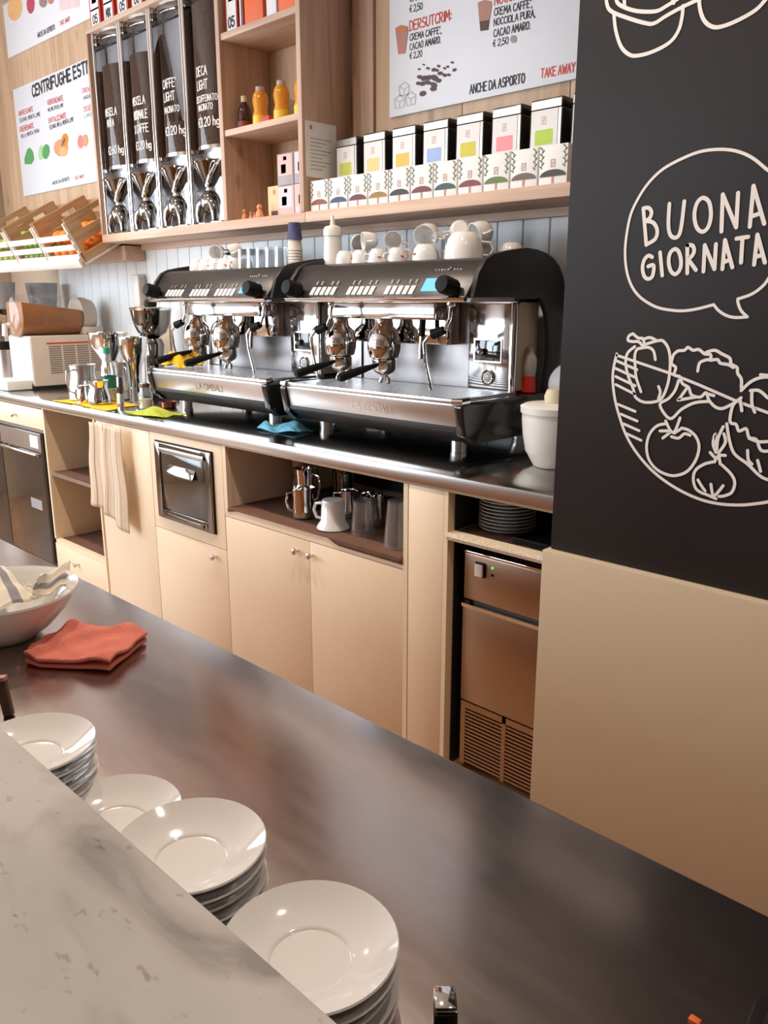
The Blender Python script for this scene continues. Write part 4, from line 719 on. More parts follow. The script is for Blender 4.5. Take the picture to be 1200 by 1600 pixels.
# ================================================================ ESPRESSO MACHINES
MW = .88
def espresso(label, x0):
    t = thing('espresso_machine', label, 'espresso machine', (x0, 1.95, .90))
    def add(nm, mb, mat, parent=t, **k): return mb.build(nm, mat, parent, **k)
    for fx in (.115, MW-.115):
        for fy in (.125, .47): add('foot', MB().lathe([(.027, .0), (.027, .012), (.025, .013), (.025, .058)], 20, (fx, fy, 0)), 'brushed')
    add('base', MB().prism([(.075, .055), (.52, .055), (.52, .10), (.33, .186), (.02, .186), (.012, .10)], .03, MW-.03, 'x'), 'black_matte', bevel=.004)
    fp = add('front_panel', MB().prism([(.0, .186), (.0, .178), (.016, .100), (.026, .100), (.026, .186)], .035, MW-.035, 'x'), 'brushed', bevel=.003)
    mb = MB(); lettering_w(mb, 'LA CIMBALI', MW/2-.06, .130, .026, -.0006, .19, .8)
    mb.v = [(p[0], p[1]+(.178-p[2])*.205, p[2]) for p in mb.v]; add('lettering', mb, 'button_steel', fp, smooth=0)
    # black end caps at both tray corners, chrome bumpers above them
    for sx, d in ((0, 1), (MW, -1)):
        ec = add('end_cap', MB().prism([(.002, .190), (-.006, .178), (.012, .085), (.05, .055), (.49, .055), (.51, .16), (.49, .190)], sx, sx+d*.034, 'x'), 'black_gloss', bevel=.006)
        add('bumper', MB().tube([(sx+d*.004, .03, .196), (sx+d*.008, .004, .193), (sx+d*.04, -.002, .192)], .0105, 10), 'chrome', ec)
    tr = add('drip_tray', MB().box(.036, MW-.036, .0, .325, .187, .193).box(.036, MW-.036, -.003, .012, .187, .200).box(.036, .05, .012, .325, .193, .199).box(MW-.05, MW-.036, .012, .325, .193, .199), 'brushed', bevel=.0015)
    g0 = None
    for k in range(14):
        if g0 is None: g0 = add('grate_bar', B(.052, MW-.052, 0, .012, 0, .005), 'brushed', tr)
        else: g0 = g0.copy(); COL.objects.link(g0)
        g0.location = (0, .024+k*.0205, .194)
    # back body with polished splash back
    add('splash_back', B(.045, MW-.045, .322, .328, .194, .50), 'splash_steel', smooth=0)
    bd = add('body', MB().prism([(.329, .19), (.46, .19), (.46, .50), (.329, .50)], .03, MW-.052, 'x'), 'black_matte')
    sp = add('side_shell', MB().prism([(.330, .20), (.45, .20), (.45, .488), (.345, .488), (.330, .47)], MW-.0515, MW-.046, 'x'), 'cream_side')
    for cx in (.038, MW-.048): add('corner_column', MB().lathe([(.013, 0), (.013, .285), (.011, .29)], 16, (cx, .315, .198)), 'chrome')
    def service_panel(xa, xb):
        p = add('service_panel', B(xa, xb, .314, .3215, .200, .485), 'mirror_steel', bevel=.004); cx = (xa+xb)/2
        add('recess', B(cx-.055, cx+.055, .3115, .3137, .295, .365), 'dark_glass', p, bevel=.003)
        add('recess_trim', MB().ribbon([[(cx-.057, .293), (cx+.057, .293), (cx+.057, .367), (cx-.057, .367), (cx-.057, .293)]], .005, .3112), 'chrome', p)
        add('recess_knob', MB().sphere((cx-.022, .300, .325), .013, 14, 9), 'chrome', p)
        add('button_ring', MB().lathe([(.026, 0), (.026, .006), (.022, .010), (.018, .006)], 20, tf=Matrix.Translation((cx+.005, .3135, .240)) @ Matrix.Rotation(pi/2, 4, 'X')), 'chrome', p)
        add('button', MB().lathe([(.017, 0), (.017, .006), (.014, .008)], 20, tf=Matrix.Translation((cx+.005, .3135, .240)) @ Matrix.Rotation(pi/2, 4, 'X')), 'porcelain_gray', p)
    service_panel(MW-.235, MW-.064)
    add('left_panel', B(.055, .115, .314, .3215, .200, .485), 'brushed', bevel=.004)
    # side arms (C shaped)
    arm = [(.037, .503), (.060, .575), (.094, .614), (.130, .630), (.188, .641), (.250, .650), (.307, .656), (.37, .653), (.416, .645), (.46, .63), (.496, .607), (.525, .57), (.539, .536), (.538, .48), (.534, .43), (.515, .30), (.498, .215), (.490, .19), (.443, .19), (.452, .25), (.459, .304), (.456, .36), (.448, .41), (.434, .452), (.415, .485), (.392, .503)]
    for sx, d in ((0, 1), (MW, -1)): add('side_arm', MB().prism(arm, sx, sx+d*.020, 'x'), 'black_matte', bevel=.004)
    # hood with sloping control panel
    hood = add('hood', MB().prism([(.024, .506), (.040, .506), (.43, .506), (.455, .55), (.43, .612), (.16, .618), (.128, .622), (.104, .612), (.066, .560)], .0205, MW-.0205, 'x'), 'panel_dark', bevel=.003)
    add('hood_lip', MB().prism([(.018, .490), (.045, .488), (.06, .505), (.024, .508), (.012, .502)], .02, MW-.02, 'x'), 'chrome', bevel=.002)
    add('hood_underside', B(.05, MW-.05, .061, .32, .490, .505), 'brown_steel')
    add('cup_rail', MB().tube([(.05, .135, .645), (MW-.05, .135, .645)], .004, 8).tube([(.06, .135, .645), (.06, .135, .617)], .003, 6).tube([(MW-.06, .135, .645), (MW-.06, .135, .617)], .003, 6), 'chrome') if False else None
    a = Vector((.024, .506)); b = Vector((.066, .560)); ax = (b-a).normalized(); nn = Vector((-ax.y, ax.x))  # panel slope in (y, z)
    def onp(u, v, lift=.0): q = a+(b-a)*v+nn*lift; return (u, q.x, q.y)
    b2 = Vector((.104, .612))
    def quad(nm, u0, u1, v0, v1, mat, lift=.0015, parent=hood):
        mb = MB(); P = [onp(u0, v0), onp(u1, v0), onp(u1, v1), onp(u0, v1)]; Q = [onp(u0, v0, lift), onp(u1, v0, lift), onp(u1, v1, lift), onp(u0, v1, lift)]
        mb.add(P+Q, [(0, 1, 2, 3), (4, 5, 6, 7), (0, 1, 5, 4), (1, 2, 6, 5), (2, 3, 7, 6), (3, 0, 4, 7)]); return add(nm, mb, mat, parent, smooth=0)
    quad('display', .668, .765, .30, 1.02, 'screen_blue')
    for c in (.145, .335, .515):
        for k in range(5): quad('button', c+k*.027, c+k*.027+.018, .12, .60, 'white_plastic', .004)
        for k in (0, 1, 3, 4): quad('indicator', c+k*.027+.006, c+k*.027+.015, .74, .98, 'button_steel', .003)
    mb = MB()
    for k in range(9): mb.sphere((.69+k*.0125, .086-.004*(k == 5), .587+.005*(k == 5)), .0032, 8, 6)
    add('emblem', mb, 'brushed', hood)
    for kx in (.085, MW-.070):
        kb = add('steam_knob', MB().lathe([(.0, 0), (.012, 0), (.012, .012), (.027, .014), (.029, .060), (.024, .074), (.001, .076)], 12, tf=Matrix.Translation(onp(kx, .40, .0)) @ Matrix.Rotation(radians(78), 4, 'X'), cap0=False, cap1=False), 'black_plastic', smooth=20)
    # group heads with portafilters
    add('group_cover', B(.065, .60, .25, .3215, .345, .487), 'chrome', bevel=.006)
    add('group_rail', B(.065, .60, .185, .2495, .430, .487), 'mirror_steel', bevel=.004)
    for gx in (.135, .365):
        g = add('group_head', MB().lathe([(.042, .292), (.053, .299), (.060, .325), (.061, .350), (.052, .385), (.034, .405), (.030, .43)], 28, (gx, .185, 0)), 'chrome')
        p = add('portafilter', MB().lathe([(.010, .222), (.014, .234), (.036, .246), (.043, .258), (.043, .289), (.040, .2915)], 26, (gx, .185, 0)), 'chrome')
        add('handle', MB().tube([(gx-.004, .155, .272), (gx-.006, .125, .266), (gx-.010, .085, .258), (gx-.018, -.005, .238), (gx-.020, -.02, .235)], [.008, .009, .0135, .016, .012], 14), 'black_plastic', p)
        add('twin_spout', MB().tube([(gx-.020, .185, .205), (gx-.016, .19, .222), (gx, .19, .232), (gx+.016, .19, .222), (gx+.020, .185, .205)], .007, 10), 'chrome', p)
    hw = add('water_spout', MB().tube([(.535, .20, .43), (.535, .195, .37), (.54, .185, .33), (.545, .18, .30)], .008, 10), 'chrome')
    add('rubber_tip', MB().tube([(.535, .20, .44), (.535, .195, .375)], .0115, 10), 'black_plastic', hw)
    # steam wands at both ends
    for wx, sgn in ((.09, 1), (.655, -1)):
        w = add('steam_wand', MB().tube([(wx+.07, .12, .488), (wx+.07, .115, .44), (wx+.055, .11, .405), (wx, .10, .385), (wx-.02, .095, .36), (wx-.018, .10, .30), (wx-.005, .11, .225), (wx-.003, .112, .206)], [.007, .006, .006, .006, .006, .0055, .0055, .007], 10), 'chrome')
        add('grip', MB().tube([(wx+.052, .108, .402), (wx+.01, .101, .388)], [.014, .017], 12), 'black_plastic', w)
        add('joint', MB().sphere((wx+.07, .12, .485), .014, 14, 9), 'chrome', w)
    return t
XR1 = -2.44; XL1 = -3.402
espresso('right chrome and black two-group espresso machine, nearest the black pillar', XR1)
espresso('left chrome and black two-group espresso machine, beside the milk jugs', XL1)
TOPZ = .90+.618

# ================================================================ ON TOP OF THE MACHINES
def mk_cup(r=.032, h=.052, mat='porcelain', big=False):
    t = bpy.data.objects.new('cup', None); COL.objects.link(t); t.empty_display_size = .03
    MB().lathe([(r*.55, 0), (r*.60, .002), (r*.82, h*.22), (r*.96, h*.6), (r, h), (r-.003, h), (r*.90, h*.6), (r*.74, h*.24), (r*.3, .008), (.001, .007)], 24, cap1=False).build('bowl', mat, t)
    MB().tube([(r*.92, 0, h*.80), (r*1.30, 0, h*.82), (r*1.48, 0, h*.60), (r*1.30, 0, h*.36), (r*.86, 0, h*.34)], .0042, 8).build('handle', mat, t)
    MB().tube([(-r*.5, -r*.86, h*.52), (-r*.35, -r*.93, h*.58), (-r*.15, -r*.975, h*.50)], .0022, 6).build('red_print', 'print_red', t)
    return t
esp = mk_cup(.033, .053); capp = mk_cup(.043, .058); jumbo = mk_cup(.064, .088)
def place(o, first, loc, rot, label, cat='cup', group=None):
    c = o if first else dup(o); c.location = loc; c.rotation_euler = rot; return tag(c, label, cat, group)
zT = TOPZ
up = (pi, 0, 0)
# right machine: big upside-down bowl cup in front, tumbled cups behind it (h up-side down -> origin at rim height)
def flip(o, first, x, y, h, rz, label, group='upturned cups on the right machine', z=None): return place(o, first, (x, y, (zT if z is None else z)+h+.0006), (pi, 0, rz), label, 'cup', group)
flip(jumbo, True, -1.745, 2.165, .088, .6, 'large white bowl-shaped cup upside down near the machine display')
flip(capp, True, -1.905, 2.155, .058, 2.5, 'white cappuccino cup upside down, left of the large bowl-shaped cup')
flip(esp, True, -2.305, 2.16, .053, 1.2, 'white espresso cup with red print right of the squeeze bottle')
flip(esp, False, -2.225, 2.165, .053, 2.2, 'second white espresso cup from the squeeze bottle, front row')
flip(esp, False, -2.135, 2.16, .053, -2.4, 'white espresso cup in the middle of the front row')
flip(esp, False, -2.045, 2.165, .053, -2.0, 'white espresso cup with its handle turned to the camera')
flip(capp, False, -2.36, 2.27, .058, .3, 'white cup standing behind the squeeze bottle', z=zT)
flip(capp, False, -2.235, 2.275, .058, .9, 'white cup in the back row behind the second espresso cup')
flip(capp, False, -2.11, 2.275, .058, 1.9, 'white cup in the back row behind the middle espresso cup')
flip(capp, False, -1.995, 2.275, .058, 2.2, 'white cup in the back row left of the bowl-shaped cup')
flip(capp, False, -1.885, 2.29, .058, 1.6, 'white cup in the back row directly behind the bowl-shaped cup')
flip(capp, False, -1.775, 2.305, .058, 1.7, 'white cup in the back row right of the bowl-shaped cup')
flip(capp, False, -1.655, 2.30, .058, 1.3, 'white cup lowest at the right end beside the black arm')
place(capp, False, (-1.945, 2.235, zT+.105), (radians(112), .2, radians(20)), 'tipped white cup with red print lying on the cups left of the bowl-shaped cup', 'cup', 'upturned cups on the right machine')
place(capp, False, (-1.735, 2.285, zT+.104), (radians(112), 0, radians(-25)), 'tipped white cup with red print lying on top right of the bowl-shaped cup', 'cup', 'upturned cups on the right machine')
place(esp, False, (-2.11, 2.225, zT+.090), (radians(100), .3, radians(40)), 'tipped white espresso cup lying on the middle of the pile', 'cup', 'upturned cups on the right machine')
place(esp, False, (-2.20, 2.225, zT+.090), (radians(95), .1, radians(-30)), 'tipped white espresso cup showing its round base, on the pile', 'cup', 'upturned cups on the right machine')
for k, (o_, x, y, z, rx, rz, lb) in enumerate(((capp, -2.05, 2.275, .103, 100, 160, 'tipped white cup behind the middle of the pile'), (esp, -2.315, 2.235, .094, 105, 60, 'tipped espresso cup at the left end of the pile beside the squeeze bottle'), (capp, -1.835, 2.255, .112, 108, -140, 'tipped white cup behind the large bowl-shaped cup'))):
    place(o_, False, (x, y, zT+z), (radians(rx), .1, radians(rz)), lb, 'cup', 'upturned cups on the right machine')
def saucer_mesh(r, name='saucer'):
    return [(r*.38, 0), (r*.42, .001), (r*.50, .004), (r*.80, .012), (r*.985, .0185), (r, .0200), (r*.985, .0212), (r*.90, .0178), (r*.76, .0128), (r*.62, .0092), (r*.50, .0074), (r*.465, .0068), (r*.445, .0056), (r*.40, .0052), (.001, .0050)]
# drinking glass behind the cups
def glass_mesh(r0, r1, h, th=.002): return [(r0, 0), (r1, h), (r1-th, h), (r0-th, .008), (.001, .007)]
o = MB().lathe(glass_mesh(.034, .036, .105), 24, cap1=False).build('tumbler', 'clear'); o.location = (-1.985, 2.385, zT+.0006); tag(o, 'tall clear tumbler standing behind the pile of cups', 'glass')
# squeeze bottle
t = thing('squeeze_bottle', 'white plastic squeeze bottle with pointed nozzle on the right machine', 'bottle', (-2.41, 2.20, zT+.0006))
MB().lathe([(.034, 0), (.037, .004), (.036, .04), (.033, .105), (.033, .112)], 24).build('body', 'white_plastic', t); c = MB().lathe([(.036, .1125), (.036, .135), (.030, .146), (.010, .152), (.006, .185), (.004, .186)], 24).build('cap', 'white_plastic', t)
# paper cups on the left machine's right end
pc0 = None
for k in range(8):
    o = MB().lathe([(.023, 0), (.030, .062), (.0312, .0635), (.0294, .064), (.0224, .004), (.001, .003)], 22, cap1=False).build('paper_cup', 'paper_blue' if k == 7 else 'paper_cup') if k in (0, 7) else pc0.copy()
    if k not in (0, 7): COL.objects.link(o)
    if k == 0: pc0 = o
    o.location = (-2.635, 2.20, zT+.0745+k*.0115+(.026 if k == 7 else 0)); o.rotation_euler = (pi, 0, 0)
    tag(o, 'dark blue paper cup upside down on top of the paper cup stack' if k == 7 else 'beige paper cup in the stack under the dark blue one', 'paper cup', None if k == 7 else 'stacked paper cups')
    o.location.z = zT+.065+k*.0115+(.030 if k == 7 else 0)
# glasses and small cups on the left machine
g0 = None
for k, (x, y) in enumerate([(-2.93+.062*q, 2.165) for q in range(5)]+[(-2.90+.064*q, 2.235) for q in range(4)]):
    if g0 is None: g0 = MB().lathe(glass_mesh(.024, .028, .085), 20, cap1=False).build('shot_glass', 'clear_blue'); o = g0
    else: o = g0.copy(); COL.objects.link(o)
    o.location = (x, y, zT+.0856); o.rotation_euler = (pi, 0, 0)
    tag(o, '%s upturned clear glass in the %s row on the left machine' % (ORD[k % 5], 'front' if k < 5 else 'back'), 'glass', 'upturned glasses on the left machine')
for k, (x, y) in enumerate([(-3.285+.072*q, 2.165) for q in range(5)]+[(-3.25+.075*q, 2.245) for q in range(4)]):
    place(esp, False, (x, y, zT+.0536), (pi, 0, k*1.3), '%s small white cup from the left in the %s row on the left machine' % (ORD[k % 5], 'front' if k < 5 else 'back'), 'cup', 'upturned cups on the left machine')
place(esp, False, (-3.15, 2.205, zT+.088), (radians(100), 0, .5), 'white espresso cup tipped over on the cups of the left machine', 'cup', 'upturned cups on the left machine')
place(esp, False, (-2.995, 2.205, zT+.094), (radians(110), .2, -.6), 'second tipped espresso cup on the cups of the left machine', 'cup', 'upturned cups on the left machine')
o = MB().lathe([(.08, 0), (.125, .018), (.130, .020), (.124, .021), (.078, .004), (.001, .003)], 30, cap1=False).build('round_tray', 'dark_chrome'); o.location = (-3.16, 2.335, zT+.075); tag(o, 'dark round metal tray resting behind the small cups', 'tray')

# ================================================================ CLOTHS
def cloth(name, label, mat, corners, z, hts, seed, thick=.004, nu=26, nv=22, folds=1.0, edge=.008):
    """four world corners (bl, br, tr, tl); soft folds"""
    c = [Vector((p[0], p[1], 0)) for p in corners]; r = random.Random(seed); ph = [r.uniform(0, 6.28) for _ in range(8)]
    def fn(u, v):
        uu = u+.035*sin(5*v+ph[0])*folds; vv = v+.035*sin(6*u+ph[1])*folds
        p = (c[0]*(1-uu)+c[1]*uu)*(1-vv)+(c[3]*(1-uu)+c[2]*uu)*vv
        e = min(u, 1-u, v, 1-v)
        h = hts*(.45+.25*sin(7*u+3*v+ph[2])+.18*sin(9*v-4*u+ph[3])+.12*sin(15*u+ph[4])*sin(11*v+ph[5]))
        h = max(.0, h)*min(1, .35+e*5)
        return (p.x, p.y, z+thick+.001+h)
    o = MB().grid(fn, nu, nv).build(name, mat, smooth=80); m = o.modifiers.new('solid', 'SOLIDIFY'); m.thickness = thick; m.offset = -1
    m = o.modifiers.new('sub', 'SUBSURF'); m.levels = 1; m.render_levels = 1
    return tag(o, label, 'cloth')
cloth('yellow_cloth', 'bright yellow cloth under the steel milk jugs', 'yellow_cloth', ((-4.13, 1.81), (-3.56, 1.81), (-3.60, 2.02), (-4.08, 2.03)), .9, .006, 1, .003)
cloth('lime_cloth', 'yellow-green cloth on the worktop edge left of the machines', 'lime_cloth', ((-3.40, 1.80), (-3.14, 1.85), (-3.15, 1.985), (-3.41, 1.94)), .9, .030, 4, .004)
cloth('blue_cloth', 'crumpled blue cloth between the feet of the espresso machines', 'blue_cloth', ((-2.58, 1.93), (-2.37, 1.95), (-2.38, 2.05), (-2.60, 2.05)), .9, .045, 9, .003)
# folded yellow cloth heaped on the left machine's drip tray
yt = cloth('yellow_rag', 'heaped yellow rag on the drip tray of the left machine', 'yellow_cloth', ((-3.34, 1.985), (-3.19, 1.99), (-3.18, 2.11), (-3.32, 2.10)), 1.1005, .075, 12, .004, folds=1.5)
# coral cloth in the foreground: folded double
def pathlerp(P, t):
    t = min(1, max(0, t))*(len(P)-1); i = min(int(t), len(P)-2); f = t-i; return Vector(P[i])*(1-f)+Vector(P[i+1])*f
def coons(bot, rgt, top, lft, u, v):
    b = pathlerp(bot, u); t = pathlerp(top, u); l = pathlerp(lft, v); r = pathlerp(rgt, v)
    return b*(1-v)+t*v+l*(1-u)+r*u-(Vector(bot[0])*(1-u)*(1-v)+Vector(bot[-1])*u*(1-v)+Vector(top[0])*(1-u)*v+Vector(top[-1])*u*v)
def coral():
    t = thing('coral_cloth', 'folded coral red microfibre cloth on the steel bar counter', 'cloth')
    bot = [(38, 1040), (62, 1046), (120, 1049), (174, 1053)]; rgt = [(174, 1053), (206, 1026), (233, 1004)]
    top = [(74, 1010), (96, 1002), (120, 994), (146, 996), (182, 998), (212, 994), (233, 1004)]; lft = [(38, 1040), (50, 1022), (74, 1010)]
    r = random.Random(4); ph = [r.uniform(0, 6) for _ in range(8)]
    def lay(nm, dz, k, amp):
        def fn(u, v):
            uu = .5+(u-.5)*k; vv = .5+(v-.5)*k; q = coons(bot, rgt, top, lft, uu, vv); p = onz(q.x, q.y, .9); e = min(u, 1-u, v, 1-v)*4
            h = .006*max(0, .5+.5*sin(6*u+3*v+ph[2]))+.007*max(0, sin(8*u-5*v+ph[3]))+.016*math.exp(-((u-.33)**2/.010+(v-.95)**2/.05))+.011*math.exp(-((u-.88)**2/.02+(v-.9)**2/.06))+.003*sin(17*u+ph[4])*sin(13*v+ph[5])
            return (p.x, p.y, .9008+dz+amp*max(0, h)*min(1, .45+e))
        o = MB().grid(fn, 40, 30).build(nm, 'coral_cloth', t, smooth=80); m = o.modifiers.new('solid', 'SOLIDIFY'); m.thickness = .006; m.offset = -1
        m = o.modifiers.new('sub', 'SUBSURF'); m.levels = 1; m.render_levels = 1
    lay('lower_fold', .0065, .98, .3); lay('upper_fold', .0150, 1.0, 1.0)
coral()
# striped towel hanging from the cabinet
def towel():
    t = thing('hanging_towel', 'beige striped tea towel hanging from the worktop edge', 'towel')
    def strip(x0, x1, zb0, zb1, ph, y, par, nm):
        def fn(u, v):
            zz = .848-(v)*(.848-(zb0+(zb1-zb0)*u)); w = .70+.30*v
            xm = (x0+x1)/2; x = xm+(x0+(x1-x0)*u-xm)*w
            return (x+.006*sin(9*v+ph), y-.012*sin(u*8+ph)*(.6+.4*v)-.010*v, zz)
        o = MB().grid(fn, 36, 24).build(nm, 'towel_stripe', par, smooth=80); m = o.modifiers.new('solid', 'SOLIDIFY'); m.thickness = .003
    strip(-3.665, -3.475, .45, .43, .4, 1.765, t, 'left_fall'); strip(-3.50, -3.305, .43, .37, 2.2, 1.752, t, 'right_fall')
towel()

# ================================================================ FOREGROUND CROCKERY
SR = .0625
smesh = None
def stack(cx, cy, n, lab_top, lab_rest, grp):
    global smesh
    for k in range(n):
        if smesh is None: smesh = MB().lathe(saucer_mesh(SR), 48, cap1=False).build('saucer', 'porcelain'); o = smesh
        else: o = smesh.copy(); COL.objects.link(o)
        o.location = (cx+.0012*sin(k*2.3), cy+.0012*cos(k*1.7), .9006+k*.0102); tag(o, lab_top if k == n-1 else lab_rest % ORD[n-1-k], 'saucer', grp)
stack(-.367, .302, 5, 'white saucer on top of the stack nearest the camera', 'white saucer, %s from the top of the stack nearest the camera', 'saucers in the nearest stack')
stack(-.519, .304, 5, 'white saucer on top of the second stack, left of the nearest one', 'white saucer, %s from the top of the second stack from the camera', 'saucers in the second stack')
stack(-.660, .309, 1, 'single white saucer lying flat on the steel between two stacks', '', '')
stack(-.768, .279, 5, 'white saucer on top of the far left stack beside the marble', 'white saucer, %s from the top of the far left stack', 'saucers in the far left stack')
# bowl with napkins
BC = Vector((-1.215, .425, .9006)); BR = .108
o = MB().lathe([(.045, 0), (.049, .002), (.070, .018), (.092, .042), (.104, .062), (BR, .070), (BR+.004, .072), (BR+.003, .075), (.102, .068), (.086, .042), (.062, .020), (.03, .008), (.001, .007)], 48, cap1=False).build('serving_bowl', 'porcelain'); o.location = BC
tag(o, 'wide white porcelain bowl holding folded napkins at the left edge', 'bowl')
def napkin(label, bot, rgt, top, lft, z0, z1, seed, mat='napkin_stripe'):
    def fn(u, v):
        q = coons(bot, rgt, top, lft, u, v); z = z0+(z1-z0)*v-.006*sin(pi*u); p = onz(q.x, q.y, z)
        return (p.x, p.y, z+.003*sin(9*u+seed)+.002*sin(14*v+seed*2))
    o = MB().grid(fn, 26, 18).build('napkin', mat, smooth=80); m = o.modifiers.new('solid', 'SOLIDIFY'); m.thickness = .004
    tag(o, label, 'napkin', 'striped napkins in the bowl')
napkin('cream napkin with grey stripe standing up at the right of the bowl', [(52, 934), (78, 926), (104, 912)], [(104, 912), (108, 896), (110, 873)], [(66, 905), (74, 893), (92, 886), (110, 873)], [(52, 934), (58, 918), (66, 905)], .962, .984, 1)
napkin('cream napkin with grey stripe draped over the left of the bowl', [(-30, 950), (10, 944), (48, 932)], [(48, 932), (28, 905), (6, 880)], [(-40, 890), (-15, 884), (6, 880)], [(-30, 950), (-36, 920), (-40, 890)], .968, .985, 2, 'napkin_band')
napkin('crumpled cream napkin tucked low between the two striped ones', [(6, 940), (30, 937), (62, 930)], [(62, 930), (60, 920), (56, 914)], [(30, 922), (44, 916), (56, 914)], [(6, 940), (18, 930), (30, 922)], .958, .964, 3, 'napkin_plain')
# odds and ends cut by the lower picture edge
p = onz(695, 1590, .90+.045)
t = thing('bar_tool', 'black and chrome tool handle cut off by the bottom edge', 'tool', (p.x, p.y, .9006), (0, 0, YAW))
B(-.0075, .0075, -.010, .010, 0, .056).build('handle', 'black_gloss', t, bevel=.002); B(-.0072, .0072, -.009, .009, .0565, .061).build('cap', 'chrome', t, bevel=.0015); MB().lathe([(.006, 0), (.006, .003)], 16, tf=Matrix.Translation((0, -.0105, .034)) @ Matrix.Rotation(pi/2, 4, 'X')).build('stud', 'chrome', t)
q = onz(1163, 1602, .93)
t = thing('card_terminal', 'black device corner cut off by the lower right picture corner', 'device', (q.x, q.y, .9006), (0, 0, radians(8)))
B(0, .12, -.16, .035, 0, .03).build('shell', 'black_plastic', t, bevel=.006); B(.01, .11, -.08, .025, .0305, .0325).build('screen', 'dark_glass', t)
q = onz(1085, 1600, .9); o = B(-.004, .004, -.003, .003, 0, .004).build('orange_crumb', 'orange_print', bevel=.001); o.location = (q.x, q.y, .9006); tag(o, 'tiny orange scrap on the steel at the bottom edge', 'scrap')

q = onz(4, 1128, .9)
t = thing('wooden_paddle', 'dark brown wooden stick at the left edge beside the marble', 'stick', (q.x-.01, q.y+.012, .9006), (0, radians(-6), YAW)); B(-.006, .006, -.004, .004, 0, .046).build('shaft', 'dark_wood', t, bevel=.0015); B(-.007, .007, -.005, .005, .0463, .052).build('end_band', 'latte', t, bevel=.001)
# ================================================================ BACK COUNTER, LEFT END
# slush machine
t = thing('slush_machine', 'beige slush machine with brown drink in its clear drum', 'drink machine', (-5.02, 1.985, .90))
sw_, sd_ = .30, .46
bd = B(0, sw_, 0, sd_, .018, .300).build('body', 'beige_plastic', t, bevel=.006)
B(.006, sw_-.006, -.004, -.0005, .03, .29).build('front_plate', 'white_plastic', t, bevel=.002)
B(.03, sw_-.03, .02, sd_-.03, 0, .0175).build('base', 'black_matte', t)
B(sw_+.0002, sw_+.0012, .09, sd_-.03, .252, .262).build('red_stripe', 'print_red', bd, smooth=0)
vent = None
for cxx in range(4):
    for k in range(13):
        if vent is None: vent = B(sw_+.0002, sw_+.0014, 0, .072, 0, .0065).build('vent_slot', 'vent_dark', bd, smooth=0)
        else: vent = vent.copy(); COL.objects.link(vent)
        vent.location = (0, .10+cxx*.084, .236-k*.0125)
dt = B(.02, sw_-.02, -.15, -.008, .004, .055).build('drip_tray', 'white_plastic', t, bevel=.004)
Rd = .118; RYm = Matrix.Translation((sw_/2, 0, .302+.105)) @ Matrix.Rotation(-pi/2, 4, 'X')
MB().lathe([(Rd*.75, -.045), (Rd*.95, -.035), (Rd, -.02), (Rd, .34)], 36, cap1=False, tf=RYm).box(.06, sw_-.06, -.02, .33, .50, .535).build('drum', 'tube_clear', t)
# drink inside: filled to just above the middle, sloping to the back
mb = MB(); n = 24
sec = [(sw_/2+(Rd-.005)*cos(a), .407+(Rd-.005)*sin(a)) for a in [radians(-200+220*k/n) for k in range(n+1)]]
mb.prism(sec, -.012, .335, 'y'); mb.v = [(p[0], p[1], p[2]+(.040*(1-p[1]/.3) if p[2] > .43 else 0)) for p in mb.v]; lq = mb.build('drink', 'tan_liquid', t, smooth=40)
bk = MB().lathe([(.085, 0), (.108, .01), (.110, .05), (.095, .10), (.03, .115)], 30, tf=Matrix.Translation((sw_/2, .342, .407)) @ Matrix.Rotation(-pi/2, 4, 'X')).build('drum_hub', 'beige_plastic', t)
B(.03, sw_-.03, .34, sd_, .3005, .345).build('rear_hood', 'beige_plastic', t, bevel=.006)
MB().tube([(sw_/2, -.05, .36), (sw_/2, -.075, .36), (sw_/2, -.08, .30)], .016, 12).build('tap', 'white_plastic', t); MB().tube([(sw_/2+.0, -.075, .365), (sw_/2+.02, -.10, .42)], .008, 8).build('tap_lever', 'chrome', t)
# grinder / brewer at the very left edge
def hopper_machine(label, x, y, s, cat='grinder'):
    t = thing('coffee_grinder', label, cat, (x, y, .9006), group='tall grinders at the far left')
    MB().lathe([(.095, 0), (.095, .02), (.088, .03), (.085, .20)], 28).build('base', 'brushed', t)
    MB().lathe([(.087, .2005), (.087, .25)], 28).build('collar', 'black_plastic', t)
    MB().lathe([(.070, .2505), (.070, .40), (.06, .42)], 28).build('body', 'chrome', t)
    MB().lathe([(.082, .4205), (.082, .445)], 28).build('hopper_ring', 'black_plastic', t)
    MB().lathe([(.080, .4455), (.098, .60), (.1, .605)], 28).build('hopper', 'grey_hopper', t)
    MB().tube([(0, -.07, .36), (.0, -.12, .33), (.0, -.13, .26)], .012, 10).build('chute', 'chrome', t)
    return t
hopper_machine('tall steel grinder with grey hopper at the left picture edge', -5.36, 2.09, 1)
hopper_machine('tall grinder with grey hopper behind the slush machine drum', -5.36, 2.36, 1)
